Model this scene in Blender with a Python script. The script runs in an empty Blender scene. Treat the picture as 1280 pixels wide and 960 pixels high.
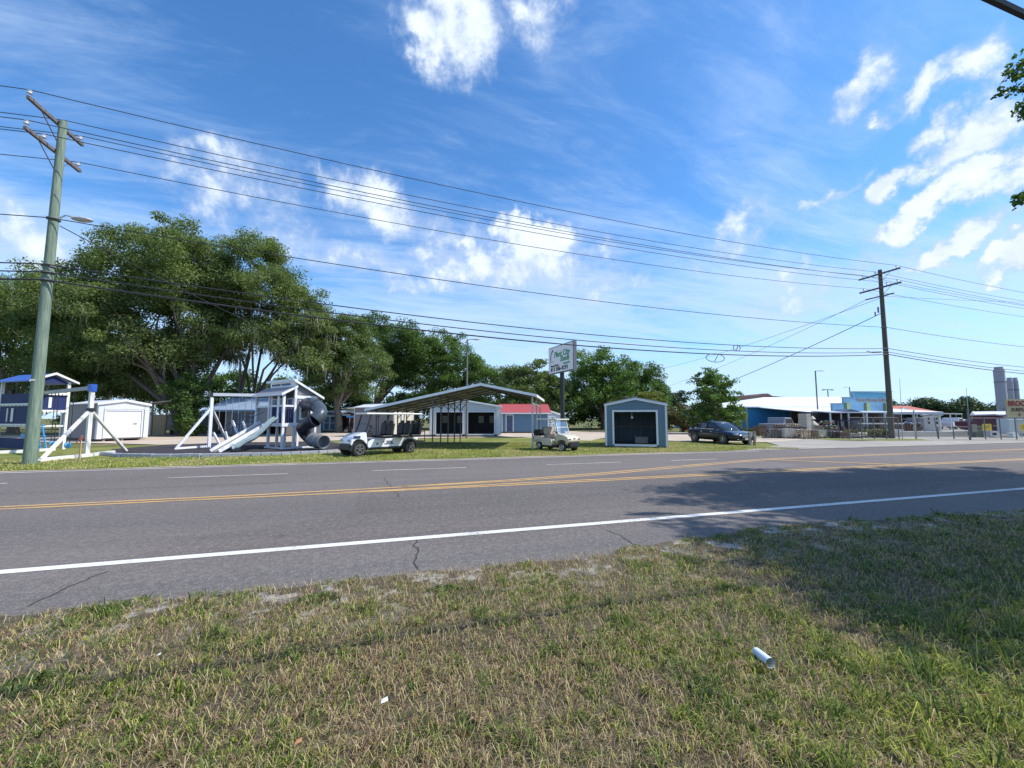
import bpy, bmesh, math, random
import numpy as np
from mathutils import Vector, Matrix, Euler
R = math.radians
sc = bpy.context.scene
COL = sc.collection
rnd = random.Random(7)

# ------------------------------------------------------------------ camera model
F = 510.0; H = 1.65; YAW = R(16.6); PIT = math.atan(43/510)
cy_, sy_ = math.cos(YAW), math.sin(YAW)
def CW(r, d, z=0.0):            # r metres to the side, d metres ahead of the viewpoint -> world
    return Vector((r*cy_ + d*sy_, -r*sy_ + d*cy_, z))
def ray(x, y):
    r = (x-640)/F; u = -(y-480)/F
    return r, math.cos(PIT)-u*math.sin(PIT), u*math.cos(PIT)+math.sin(PIT)
def PD(x, y, D):                # a point seen in direction (x, y), D metres ahead
    r, f, u = ray(x, y); t = D/f
    return CW(r*t, D, H+u*t)
def G(x, y, z=0.0):             # the ground point seen in direction (x, y)
    r, f, u = ray(x, y); t = (z-H)/u
    return CW(r*t, f*t, z)
def RD(x, y):                   # same, as (r, d)
    r, f, u = ray(x, y); t = -H/u
    return r*t, f*t

# ------------------------------------------------------------------ materials
MATS = {}
def newmat(name):
    m = bpy.data.materials.new(name); m.use_nodes = True
    nt = m.node_tree; b = nt.nodes['Principled BSDF']
    return m, nt, b
def N(nt, t, **kw):
    n = nt.nodes.new(t)
    for k, v in kw.items():
        if hasattr(n, k): setattr(n, k, v)
        else: n.inputs[k].default_value = v
    return n
def ramp(nt, stops, interp='LINEAR'):
    n = nt.nodes.new('ShaderNodeValToRGB'); n.color_ramp.interpolation = interp
    e = n.color_ramp.elements
    while len(e) < len(stops): e.new(0.5)
    for el, (p, c) in zip(e, stops):
        el.position = p; el.color = (c[0], c[1], c[2], 1) if not isinstance(c, (int, float)) else (c, c, c, 1)
    return n
def L(nt, a, b): nt.links.new(a, b)
def mixc(nt, fac, a, b, mode='MIX'):
    n = nt.nodes.new('ShaderNodeMix'); n.data_type = 'RGBA'; n.blend_type = mode
    for i, s in ((0, fac), (6, a), (7, b)):
        if isinstance(s, bpy.types.NodeSocket): L(nt, s, n.inputs[i])
        elif isinstance(s, (int, float)): n.inputs[i].default_value = s if i == 0 else (s, s, s, 1)
        else: n.inputs[i].default_value = (s[0], s[1], s[2], 1)
    return n.outputs[2]
def coords(nt, kind='Object'):
    return nt.nodes.new('ShaderNodeTexCoord').outputs[kind]
def noise(nt, vec, scale, detail=4, rough=.6, dist=0):
    n = N(nt, 'ShaderNodeTexNoise'); n.inputs['Scale'].default_value = scale; n.inputs['Detail'].default_value = detail
    n.inputs['Roughness'].default_value = rough; n.inputs['Distortion'].default_value = dist
    L(nt, vec, n.inputs['Vector']); return n.outputs['Fac']
def mapr(nt, v, a, b, c=0., d=1., smooth=True):
    n = nt.nodes.new('ShaderNodeMapRange'); n.interpolation_type = 'SMOOTHSTEP' if smooth else 'LINEAR'
    L(nt, v, n.inputs[0])
    for i, x in zip((1, 2, 3, 4), (a, b, c, d)): n.inputs[i].default_value = x
    return n.outputs[0]
def math_(nt, op, a, b=None, c=None):
    n = nt.nodes.new('ShaderNodeMath'); n.operation = op
    for i, s in enumerate((a, b, c)):
        if s is None: continue
        if isinstance(s, bpy.types.NodeSocket): L(nt, s, n.inputs[i])
        else: n.inputs[i].default_value = s
    return n.outputs[0]
def sepxyz(nt, v):
    n = nt.nodes.new('ShaderNodeSeparateXYZ'); L(nt, v, n.inputs[0]); return n.outputs
def bump(nt, b, h, strength=.3, dist=.02):
    n = nt.nodes.new('ShaderNodeBump'); n.inputs['Strength'].default_value = strength; n.inputs['Distance'].default_value = dist
    L(nt, h, n.inputs['Height']); L(nt, n.outputs[0], b.inputs['Normal'])

def paint(name, c, rough=.5, var=.12, scale=3, metal=0., dirt=.0, coat=0.):
    """a painted or plain surface with slight blotches and wear"""
    if name in MATS: return MATS[name]
    m, nt, b = newmat(name); v = coords(nt)
    f = noise(nt, v, scale, 6, .65)
    lo = tuple(x*(1-var) for x in c); hi = tuple(min(1, x*(1+var)) for x in c)
    col = mixc(nt, f, lo, hi)
    if dirt:
        f2 = mapr(nt, noise(nt, v, scale*.7, 8, .7), .5, .75)
        col = mixc(nt, math_(nt, 'MULTIPLY', f2, dirt), col, (.16, .13, .1))
    L(nt, col, b.inputs['Base Color']); b.inputs['Roughness'].default_value = rough
    b.inputs['Metallic'].default_value = metal
    if coat: b.inputs['Coat Weight'].default_value = coat
    MATS[name] = m; return m
def siding(name, c, pitch=.15, axis=2, rough=.55, depth=.5, dirt=.15):
    """lap siding (axis 2) or vertical panel ribs (axis 0/1 summed)"""
    if name in MATS: return MATS[name]
    m, nt, b = newmat(name); v = coords(nt); s = sepxyz(nt, v)
    co = s[2] if axis == 2 else math_(nt, 'ADD', s[0], s[1])
    fr = math_(nt, 'FRACT', math_(nt, 'DIVIDE', co, pitch))
    f = noise(nt, v, 2.5, 6, .65)
    col = mixc(nt, f, tuple(x*.88 for x in c), tuple(min(1, x*1.1) for x in c))
    if dirt: col = mixc(nt, math_(nt, 'MULTIPLY', mapr(nt, noise(nt, v, 1.7, 8, .7), .5, .8), dirt), col, (.18, .15, .12))
    seam = mapr(nt, fr, 0, .12, 1, 0)
    col = mixc(nt, math_(nt, 'MULTIPLY', seam, depth), col, tuple(x*.35 for x in c))
    L(nt, col, b.inputs['Base Color']); b.inputs['Roughness'].default_value = rough
    bump(nt, b, fr, .6, .02)
    MATS[name] = m; return m
def glassy(name, c=(.03, .04, .05), rough=.05):
    m, nt, b = newmat(name); b.inputs['Base Color'].default_value = (*c, 1); b.inputs['Roughness'].default_value = rough
    b.inputs['Specular IOR Level'].default_value = .8; MATS[name] = m; return m
def clearglass(name, tint=(.85, .92, .95)):
    m, nt, b = newmat(name)
    nt.nodes.remove(b); o = nt.nodes['Material Output']
    t = nt.nodes.new('ShaderNodeBsdfTransparent'); t.inputs[0].default_value = (*tint, 1)
    g = nt.nodes.new('ShaderNodeBsdfGlossy'); g.inputs['Roughness'].default_value = .04; g.inputs[0].default_value = (.9, .95, 1, 1)
    fr = nt.nodes.new('ShaderNodeFresnel'); fr.inputs[0].default_value = 1.5
    mx = nt.nodes.new('ShaderNodeMixShader'); f = math_(nt, 'MULTIPLY', fr.outputs[0], .3)
    L(nt, f, mx.inputs[0]); L(nt, t.outputs[0], mx.inputs[1]); L(nt, g.outputs[0], mx.inputs[2]); L(nt, mx.outputs[0], o.inputs[0])
    MATS[name] = m; return m
def leafmat(name, c1, c2, transl=.35, attr='tone', rough=.55):
    """foliage whose colour wanders between c1 and c2 with the per-leaf attribute"""
    m, nt, b = newmat(name)
    a = nt.nodes.new('ShaderNodeAttribute'); a.attribute_name = attr
    col = mixc(nt, a.outputs['Fac'], c1, c2)
    L(nt, col, b.inputs['Base Color']); b.inputs['Roughness'].default_value = rough
    b.inputs['Specular IOR Level'].default_value = .3
    t = nt.nodes.new('ShaderNodeBsdfTranslucent'); L(nt, mixc(nt, 1., col, (1.1, 1.25, .5), 'MULTIPLY'), t.inputs[0])
    mx = nt.nodes.new('ShaderNodeMixShader'); mx.inputs[0].default_value = transl
    o = nt.nodes['Material Output']; L(nt, b.outputs[0], mx.inputs[1]); L(nt, t.outputs[0], mx.inputs[2]); L(nt, mx.outputs[0], o.inputs[0])
    MATS[name] = m; return m

# ------------------------------------------------------------------ mesh builder
class MB:
    def __init__(s): s.v = []; s.f = []
    def add(s, vs, fs):
        o = len(s.v); s.v += [tuple(p) for p in vs]; s.f += [tuple(i+o for i in f) for f in fs]; return s
    def box(s, c, d, rz=0, rot=None):
        hx, hy, hz = d[0]/2, d[1]/2, d[2]/2
        m = rot if rot is not None else (Euler((0, 0, rz)).to_matrix() if rz else None)
        vs = []
        for x in (-hx, hx):
            for y in (-hy, hy):
                for z in (-hz, hz):
                    p = Vector((x, y, z))
                    if m is not None: p = m @ p
                    vs.append((p.x+c[0], p.y+c[1], p.z+c[2]))
        return s.add(vs, [(0, 1, 3, 2), (4, 6, 7, 5), (0, 4, 5, 1), (2, 3, 7, 6), (0, 2, 6, 4), (1, 5, 7, 3)])
    def b2(s, x0, x1, y0, y1, z0, z1):
        return s.box(((x0+x1)/2, (y0+y1)/2, (z0+z1)/2), (abs(x1-x0), abs(y1-y0), abs(z1-z0)))
    def bar(s, a, b, w, h=None, roll=0):
        a = Vector(a); b = Vector(b); d = b-a; h = h or w
        q = d.to_track_quat('Y', 'Z').to_matrix() @ Euler((0, roll, 0)).to_matrix()
        return s.box((a+b)/2, (w, d.length, h), rot=q)
    def tube(s, pts, rad, n=8, caps=True):
        pts = [Vector(p) for p in pts]
        if isinstance(rad, (int, float)): rad = [rad]*len(pts)
        rings = []; up = None
        for i, p in enumerate(pts):
            t = (pts[min(i+1, len(pts)-1)] - pts[max(i-1, 0)]).normalized()
            if up is None:
                up = Vector((0, 0, 1)) if abs(t.z) < .9 else Vector((1, 0, 0))
            u = (up - t*up.dot(t)).normalized(); w = t.cross(u); up = u
            rings.append([p + (u*math.cos(2*math.pi*k/n) + w*math.sin(2*math.pi*k/n))*rad[i] for k in range(n)])
        vs = [v for r_ in rings for v in r_]; fs = []
        for i in range(len(pts)-1):
            for k in range(n):
                k2 = (k+1) % n
                fs.append((i*n+k, i*n+k2, (i+1)*n+k2, (i+1)*n+k))
        if caps: fs += [tuple(range(n))[::-1], tuple((len(pts)-1)*n+k for k in range(n))]
        return s.add(vs, fs)
    def prism(s, poly, a, b, axis='x'):
        n = len(poly)
        def mk(t): return [((t, p[0], p[1]) if axis == 'x' else (p[0], t, p[1]) if axis == 'y' else (p[0], p[1], t)) for p in poly]
        fs = [tuple(range(n)), tuple(range(n, 2*n))[::-1]] + [(i, i+n, (i+1) % n+n, (i+1) % n) for i in range(n)]
        return s.add(mk(a)+mk(b), fs)
    def quad(s, *p): return s.add(p, [tuple(range(len(p)))])
    def ball(s, c, r, n=8, m=5, jit=0., rg=rnd):
        vs = [(c[0], c[1], c[2]-r[2])]; fs = []
        for j in range(1, m):
            ph = -math.pi/2 + math.pi*j/m
            for k in range(n):
                a = 2*math.pi*k/n; q = 1+rg.uniform(-jit, jit)
                vs.append((c[0]+r[0]*q*math.cos(ph)*math.cos(a), c[1]+r[1]*q*math.cos(ph)*math.sin(a), c[2]+r[2]*q*math.sin(ph)))
        vs.append((c[0], c[1], c[2]+r[2])); T = len(vs)-1
        for k in range(n):
            k2 = (k+1) % n
            fs.append((0, 1+k2, 1+k)); fs.append((T, T-n+k, T-n+k2))
            for j in range(m-2): fs.append((1+j*n+k, 1+j*n+k2, 1+(j+1)*n+k2, 1+(j+1)*n+k))
        return s.add(vs, fs)
    def build(s, name, mat, parent=None, smooth=False, bevel=0, fix=True):
        me = bpy.data.meshes.new(name); me.from_pydata(s.v, [], s.f)
        if fix or bevel:
            bm = bmesh.new(); bm.from_mesh(me)
            bmesh.ops.recalc_face_normals(bm, faces=bm.faces)
            bm.to_mesh(me); bm.free()
        me.materials.append(mat)
        o = bpy.data.objects.new(name, me); COL.objects.link(o)
        if parent is not None: o.parent = parent
        if bevel:
            md = o.modifiers.new('bevel', 'BEVEL'); md.width = bevel; md.segments = 2; md.limit_method = 'ANGLE'
        if smooth:
            me.polygons.foreach_set('use_smooth', [True]*len(me.polygons))
            if not bevel:
                try: me.set_sharp_from_angle(angle=R(40))
                except Exception: pass
        return o
def npmesh(name, V, faces, mat, parent=None, tone=None, smooth=False):
    """V (n,3); faces: list of int arrays (m,k)"""
    me = bpy.data.meshes.new(name)
    me.vertices.add(len(V)); me.vertices.foreach_set('co', np.ascontiguousarray(V, dtype=np.float32).ravel())
    loops = np.concatenate([f.ravel() for f in faces]); tot = np.concatenate([np.full(len(f), f.shape[1]) for f in faces])
    start = np.concatenate([[0], np.cumsum(tot)[:-1]])
    me.loops.add(len(loops)); me.loops.foreach_set('vertex_index', loops.astype(np.int32))
    me.polygons.add(len(tot)); me.polygons.foreach_set('loop_start', start.astype(np.int32))
    me.update(calc_edges=True)
    if tone is not None:
        a = me.attributes.new('tone', 'FLOAT', 'POINT'); a.data.foreach_set('value', tone.astype(np.float32))
    me.materials.append(mat)
    if smooth: me.polygons.foreach_set('use_smooth', [True]*len(me.polygons))
    o = bpy.data.objects.new(name, me); COL.objects.link(o)
    if parent is not None: o.parent = parent
    return o

def tag(o, label=None, cat=None, group=None, kind=None):
    if label: o['label'] = label
    if cat: o['category'] = cat
    if group: o['group'] = group
    if kind: o['kind'] = kind
    return o
def thing(name, label, cat, loc=(0, 0, 0), rz=0, group=None):
    o = bpy.data.objects.new(name, None); COL.objects.link(o)
    o.location = loc; o.rotation_euler = (0, 0, rz); o.empty_display_size = .3
    return tag(o, label, cat, group)
def cthing(name, label, cat, r, d, phi=0, group=None, z=0):   # phi in degrees against the view's crosswise direction
    return thing(name, label, cat, CW(r, d, z), R(phi)-YAW, group)
def copy_tree(o, parent=None):
    c = o.copy(); COL.objects.link(c)
    if parent is not None: c.parent = parent
    for ch in [x for x in o.children]: copy_tree(ch, c)
    return c

# common materials
white = paint('white_vinyl', (.78, .79, .8), .35, .04, 2, dirt=.06)
offwhite = paint('aged_white', (.66, .65, .6), .5, .08, 3, dirt=.2)
trimw = paint('white_trim', (.72, .74, .75), .5, .05, 3, dirt=.08)
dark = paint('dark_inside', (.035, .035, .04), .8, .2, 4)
black = paint('black_plastic', (.02, .02, .022), .45, .2, 5)
rubber = paint('tyre_rubber', (.025, .025, .026), .8, .2, 8)
galv = paint('galvanised_steel', (.42, .44, .45), .45, .12, 6, metal=.6)
greysteel = paint('dull_grey_steel', (.17, .17, .175), .6, .15, 6, metal=.3)
alu = paint('bright_alloy', (.62, .63, .65), .3, .08, 6, metal=.9)
wood = paint('weathered_wood', (.27, .2, .13), .85, .3, 9, dirt=.3)
greywood = paint('grey_wood', (.24, .21, .18), .85, .3, 9, dirt=.3)
whiteroof = paint('white_sheet_roof', (.75, .77, .8), .35, .05, 1.5, dirt=.06)
glassd = glassy('dark_glass', (.02, .03, .04), .04)
glassb = glassy('window_pane', (.05, .08, .11), .08)
navy = paint('navy_plastic', (.006, .018, .1), .65, .1, 3)
blue = paint('bright_blue_plastic', (.02, .09, .42), .35, .1, 3)
lblue = paint('light_blue_plastic', (.06, .3, .62), .35, .1, 3)
chrome = paint('chrome', (.75, .76, .78), .15, .03, 3, metal=1.)
# ------------------------------------------------------------------ camera, sun, sky
cam = bpy.data.cameras.new('camera'); co = bpy.data.objects.new('camera', cam); COL.objects.link(co)
co.location = (0, 0, H); co.rotation_euler = (R(90)+PIT, 0, -YAW)
cam.sensor_width = 36; cam.lens = F/1280*36; cam.clip_end = 3000; cam.clip_start = .05; sc.camera = co
EL = R(49); AZ = R(20)          # the sun stands to the side of the road, a little on the viewer's side of it
sun = bpy.data.lights.new('sun', 'SUN'); so = bpy.data.objects.new('sun', sun); COL.objects.link(so)
sdir = Vector((math.cos(EL)*math.cos(AZ), -math.cos(EL)*math.sin(AZ), math.sin(EL)))
so.rotation_euler = sdir.to_track_quat('Z', 'Y').to_euler(); so.location = (0, 0, 30)
sun.energy = 4.4; sun.angle = R(.5); sun.color = (1, .94, .85)
w = bpy.data.worlds.new('World'); sc.world = w; w.use_nodes = True; nt = w.node_tree
bg = nt.nodes['Background']
sky = nt.nodes.new('ShaderNodeTexSky'); sky.sky_type = 'NISHITA'; sky.sun_disc = False
sky.sun_elevation = EL; sky.sun_rotation = math.atan2(sdir.x, sdir.y); sky.air_density = 1.0; sky.dust_density = .4; sky.ozone_density = 2.5
bg.inputs[1].default_value = .13
gen = coords(nt, 'Generated')
nrm = nt.nodes.new('ShaderNodeVectorMath'); nrm.operation = 'NORMALIZE'; L(nt, gen, nrm.inputs[0]); dv = nrm.outputs[0]
sx = sepxyz(nt, dv)
zz = math_(nt, 'MAXIMUM', sx[2], .0)
# cloud-deck coordinates: the direction met with a flat layer overhead
den = math_(nt, 'ADD', zz, .12)
cb = nt.nodes.new('ShaderNodeCombineXYZ'); L(nt, math_(nt, 'DIVIDE', sx[0], den), cb.inputs[0]); L(nt, math_(nt, 'DIVIDE', sx[1], den), cb.inputs[1])
flat = cb.outputs[0]
def sky_noise(vec, scale, det, rough, dist=0.): return noise(nt, vec, scale, det, rough, dist)
wn = nt.nodes.new('ShaderNodeTexNoise'); wn.inputs['Scale'].default_value = 6.5; wn.inputs['Detail'].default_value = 9; wn.inputs['Roughness'].default_value = .58; L(nt, dv, wn.inputs['Vector'])
wv = nt.nodes.new('ShaderNodeVectorMath'); wv.operation = 'MULTIPLY_ADD'; L(nt, wn.outputs['Color'], wv.inputs[0]); wv.inputs[1].default_value = (.30, .30, .22); L(nt, dv, wv.inputs[2])
ws = nt.nodes.new('ShaderNodeVectorMath'); ws.operation = 'SUBTRACT'; L(nt, wv.outputs[0], ws.inputs[0]); ws.inputs[1].default_value = (.15, .15, .11)
dvw = ws.outputs[0]
n1 = sky_noise(dv, 9., 10, .6, .35)
n2 = sky_noise(dv, 26., 8, .65, .2)
nn = math_(nt, 'ADD', math_(nt, 'MULTIPLY', math_(nt, 'SUBTRACT', n1, .5), 2.3), math_(nt, 'MULTIPLY', math_(nt, 'SUBTRACT', n2, .5), 1.1))
def blob(px, py, rx, ry, tilt, wgt):
    """a cloud standing in one direction of the sky, rx by ry degrees, tilted"""
    d = PD(px, py, 100.) - Vector((0, 0, H)); d.normalize()
    side = Vector((d.y, -d.x, 0)).normalized(); up = side.cross(d).normalized()
    if up.z < 0: up = -up
    a = side*math.cos(R(tilt)) + up*math.sin(R(tilt)); b_ = -side*math.sin(R(tilt)) + up*math.cos(R(tilt))
    s = nt.nodes.new('ShaderNodeVectorMath'); s.operation = 'SUBTRACT'; L(nt, dvw, s.inputs[0]); s.inputs[1].default_value = d
    out = []
    for ax, rr in ((a, rx), (b_, ry)):
        q = nt.nodes.new('ShaderNodeVectorMath'); q.operation = 'DOT_PRODUCT'; L(nt, s.outputs[0], q.inputs[0]); q.inputs[1].default_value = ax
        out.append(math_(nt, 'POWER', math_(nt, 'ABSOLUTE', math_(nt, 'DIVIDE', q.outputs[1], R(rr))), 2.))
    e = math_(nt, 'SQRT', math_(nt, 'ADD', out[0], out[1]))
    return math_(nt, 'MULTIPLY', mapr(nt, e, .2, 1.7, 1., 0.), wgt)
BL = [(572, 28, 4.2, 4.6, 0, .86), (655, 14, 5, 2.6, 0, .6), (590, 75, 3.2, 2., 0, .42),
      (300, 245, 8, 5, 15, .58), (330, 285, 9, 4, 0, .55), (480, 262, 8, 3.4, -32, .76), (545, 295, 6, 3, -20, .62),
      (445, 335, 9, 3, 0, .66), (672, 296, 5.4, 3., 8, 1.05), (640, 330, 13, 4, 0, .8), (590, 335, 10, 4, 0, .7), (700, 318, 5, 2.4, 0, .7), (740, 350, 9, 3, 0, .6),
      (745, 330, 8, 3, 20, .5), (20, 300, 7, 5, 0, .55),
      (1085, 95, 4.2, 2.2, 28, .62), (1160, 108, 3.6, 1.3, 12, .66), (1215, 185, 4.2, 2.7, 15, .95), (1262, 135, 3, 2.2, 20, .7), (1165, 168, 2.6, 1.6, 20, .8),
      (1268, 60, 3, 3, 30, .6), (1250, 220, 3.6, 1.8, 10, .95), (1105, 235, 2.8, 1.6, 8, 1.1), (1160, 268, 4.4, 1.4, 15, .9), (1240, 250, 4, 1.6, 10, .85),
      (1035, 238, 2.6, .9, 14, .7), (1185, 318, 3.8, 1.3, 14, 1.), (1265, 333, 2.8, 1.3, 5, 1.1), (1075, 325, 5, 1.8, 5, .6), (1000, 340, 4, 1.5, 8, .5),
      (850, 375, 7, 2, 6, .55), (990, 380, 8, 2, 5, .5), (910, 300, 8, 3.2, 25, .45)]
acc = None
for b_ in BL:
    o_ = blob(*b_); acc = o_ if acc is None else math_(nt, 'MAXIMUM', acc, o_)
dens = math_(nt, 'ADD', acc, math_(nt, 'MULTIPLY', nn, .55))
cum = math_(nt, 'MULTIPLY', mapr(nt, dens, .25, .9), math_(nt, 'MINIMUM', math_(nt, 'MULTIPLY', acc, 2.4), 1.))
# thin high cloud, drawn out along one direction
mp = nt.nodes.new('ShaderNodeMapping'); mp.inputs['Rotation'].default_value = (0, 0, R(35)); mp.inputs['Scale'].default_value = (.55, 1.6, 1)
L(nt, flat, mp.inputs[0])
c1 = noise(nt, mp.outputs[0], 1.15, 10, .66, .9)
c2 = noise(nt, flat, .5, 4, .5)
low = mapr(nt, sx[2], .0, .5, .32, .0)
c3 = noise(nt, mp.outputs[0], 3.1, 9, .7, 1.2)
cf = math_(nt, 'ADD', math_(nt, 'MULTIPLY', c1, .62), math_(nt, 'MULTIPLY', c3, .38))
cir = math_(nt, 'MULTIPLY', mapr(nt, math_(nt, 'ADD', math_(nt, 'ADD', cf, math_(nt, 'MULTIPLY', math_(nt, 'SUBTRACT', c2, .5), .7)), low), .40, .80), .8)
hs = nt.nodes.new('ShaderNodeHueSaturation'); hs.inputs['Saturation'].default_value = 1.12; hs.inputs['Value'].default_value = 1.0
L(nt, sky.outputs[0], hs.inputs['Color'])
skyc = mixc(nt, 1., hs.outputs[0], (.77, 1.13, 1.36), 'MULTIPLY')
shade = mixc(nt, mapr(nt, math_(nt, 'ADD', cum, math_(nt, 'MULTIPLY', nn, .75)), .2, 1.4), (3.4, 4.2, 5.7), (5.9, 6.5, 7.1))
cc = mixc(nt, cir, skyc, (3.9, 5.1, 7.0))
cc = mixc(nt, cum, cc, shade)
L(nt, cc, bg.inputs[0])

sc.view_settings.view_transform = 'Standard'; sc.view_settings.look = 'None'; sc.view_settings.exposure = 0.38; sc.view_settings.gamma = 1
sc.cycles.use_denoising = True
try: sc.cycles.denoiser = 'OPENIMAGEDENOISE'
except Exception: pass
sc.cycles.max_bounces = 8; sc.cycles.transparent_max_bounces = 24; sc.cycles.diffuse_bounces = 3
sc.cycles.sample_clamp_indirect = 8

# ------------------------------------------------------------------ ground surfaces
def vnoise(x, y, s, seed=0):
    """cheap smooth value noise in 0..1"""
    g = np.random.RandomState(seed).rand(64, 64)
    X = np.asarray(x)*s; Y = np.asarray(y)*s
    i = np.floor(X).astype(int); j = np.floor(Y).astype(int); u = X-i; v = Y-j
    u = u*u*(3-2*u); v = v*v*(3-2*v); q = lambda a, b: g[a % 64, b % 64]
    return (q(i, j)*(1-u)+q(i+1, j)*u)*(1-v)+(q(i, j+1)*(1-u)+q(i+1, j+1)*u)*v
def fbm(x, y, s, seed=0, oc=4):
    return sum(vnoise(x, y, s*2**k, seed+k)*.5**k for k in range(oc))/sum(.5**k for k in range(oc))

def grassmat(name, stops, scale=1.2, fine=40, bmp=.5):
    m, nt, b = newmat(name); v = coords(nt)
    a = noise(nt, v, scale, 5, .65); c = noise(nt, v, fine, 4, .7)
    f = math_(nt, 'ADD', math_(nt, 'MULTIPLY', a, .55), math_(nt, 'MULTIPLY', c, .45))
    r_ = ramp(nt, stops); L(nt, f, r_.inputs[0]); L(nt, r_.outputs[0], b.inputs['Base Color'])
    b.inputs['Roughness'].default_value = .95; b.inputs['Specular IOR Level'].default_value = .15
    bump(nt, b, c, bmp, .05); MATS[name] = m; return m
farground = grassmat('rough_grass_ground', [(.3, (.05, .07, .02)), (.5, (.12, .13, .045)), (.62, (.24, .2, .11)), (.75, (.3, .24, .16))], .25, 14)
fargrass = grassmat('mown_grass_ground', [(.3, (.08, .11, .025)), (.47, (.15, .18, .04)), (.58, (.24, .23, .08)), (.7, (.36, .3, .16))], .45, 22)
soil = grassmat('thatch_and_soil', [(.28, (.07, .055, .035)), (.42, (.17, .13, .085)), (.52, (.27, .22, .14)), (.62, (.35, .29, .2)), (.75, (.46, .42, .33))], 1.3, 60, .8)
lotmat = grassmat('crushed_shell_lot', [(.25, (.33, .26, .2)), (.5, (.47, .39, .31)), (.7, (.58, .5, .42))], .35, 12, .3)
apronmat = grassmat('worn_concrete_apron', [(.28, (.16, .15, .13)), (.42, (.27, .25, .22)), (.56, (.36, .335, .3)), (.7, (.47, .445, .4))], .4, 9, .2)
mulchm = grassmat('dark_rubber_mulch', [(.3, (.03, .03, .035)), (.6, (.07, .065, .075)), (.8, (.12, .11, .12))], 2, 20, .8)

def sheet(name, pts, z, mat, jit=.0, seed=1):
    """a flat area with a slightly wandering outline"""
    rg = random.Random(seed); out = []
    pts = [Vector((p[0], p[1])) for p in pts]
    for i, p in enumerate(pts):
        q = pts[(i+1) % len(pts)]; n = max(1, int((q-p).length/1.2)) if jit else 1
        for k in range(min(n, 80)):
            a = p.lerp(q, k/n); out.append((a.x+rg.uniform(-jit, jit), a.y+rg.uniform(-jit, jit), 0))
    me = bpy.data.meshes.new(name); bm = bmesh.new()
    f = bm.faces.new([bm.verts.new(v) for v in out]); bmesh.ops.recalc_face_normals(bm, faces=[f])
    if f.normal.z < 0: f.normal_flip()
    bmesh.ops.triangulate(bm, faces=bm.faces[:]); bm.to_mesh(me); bm.free(); me.materials.append(mat)
    o = bpy.data.objects.new(name, me); o.location.z = z; COL.objects.link(o); tag(o, kind='structure'); return o
# the base ground stops under the road so that the road lies in it
sheet('ground', [(-1500, -300), (2500, -300), (2500, 2500), (-1500, 2500)], -.02, farground)

# road
m, nt, b = newmat('asphalt'); v = coords(nt); s = sepxyz(nt, v)
big = noise(nt, v, .35, 5, .6); fine = noise(nt, v, 55, 3, .75); mid = noise(nt, v, 6, 5, .7)
vo = N(nt, 'ShaderNodeTexVoronoi'); vo.inputs['Scale'].default_value = 34; L(nt, v, vo.inputs['Vector'])
mpn = nt.nodes.new('ShaderNodeMapping'); mpn.inputs['Scale'].default_value = (.06, 1.3, 1); L(nt, v, mpn.inputs[0])
streak = noise(nt, mpn.outputs[0], 1.2, 5, .6)
base = mixc(nt, mapr(nt, math_(nt, 'ADD', math_(nt, 'MULTIPLY', big, .5), math_(nt, 'MULTIPLY', mid, .5)), .35, .65), (.128, .108, .096), (.18, .154, .138))
base = mixc(nt, mapr(nt, streak, .42, .66), base, mixc(nt, .5, base, (.09, .08, .079)))
# tyre-darkened band along the near lane, lighter outer lane
yb = math_(nt, 'ABSOLUTE', math_(nt, 'SUBTRACT', s[1], 8.3))
base = mixc(nt, math_(nt, 'MULTIPLY', mapr(nt, yb, .5, 2., 1., 0.), .45), base, (.08, .073, .073))
base = mixc(nt, mapr(nt, s[1], 10.2, 11.2, 0., .55), base, (.16, .138, .13))
base = mixc(nt, math_(nt, 'MULTIPLY', mapr(nt, s[1], 5.4, 5.9, 1., 0.), .35), base, (.155, .148, .148))
agg = mapr(nt, vo.outputs['Distance'], .05, .38, 1., 0.)
spk = math_(nt, 'MULTIPLY', agg, mapr(nt, fine, .44, .58))
col = mixc(nt, math_(nt, 'MULTIPLY', spk, .75), base, (.42, .4, .38))
col = mixc(nt, math_(nt, 'MULTIPLY', mapr(nt, fine, .52, .36), .75), col, (.04, .037, .037))
md_ = noise(nt, v, 13, 5, .75); col = mixc(nt, math_(nt, 'MULTIPLY', mapr(nt, md_, .5, .64), .42), col, (.25, .23, .22)); col = mixc(nt, math_(nt, 'MULTIPLY', mapr(nt, md_, .48, .34), .4), col, (.06, .055, .055))
stn = mapr(nt, noise(nt, v, .9, 6, .7, 1.), .58, .7); col = mixc(nt, math_(nt, 'MULTIPLY', stn, .35), col, (.05, .047, .048))
pt_ = nt.nodes.new('ShaderNodeMapping'); pt_.inputs['Scale'].default_value = (.11, .24, 1); L(nt, v, pt_.inputs[0]); vp_ = N(nt, 'ShaderNodeTexVoronoi'); vp_.distance = 'CHEBYCHEV'; vp_.inputs['Scale'].default_value = 1.; L(nt, pt_.outputs[0], vp_.inputs['Vector'])
col = mixc(nt, math_(nt, 'MULTIPLY', sepxyz(nt, vp_.outputs['Color'])[0], .16), col, (.26, .24, .23))
L(nt, col, b.inputs['Base Color']); b.inputs['Roughness'].default_value = .88; b.inputs['Specular IOR Level'].default_value = .3
bump(nt, b, md_, .5, .03); asphalt = m
road = sheet('road', [(-160, 4.5), (420, 4.5), (420, 16.8), (-160, 16.8)], 0.0, asphalt)

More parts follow.
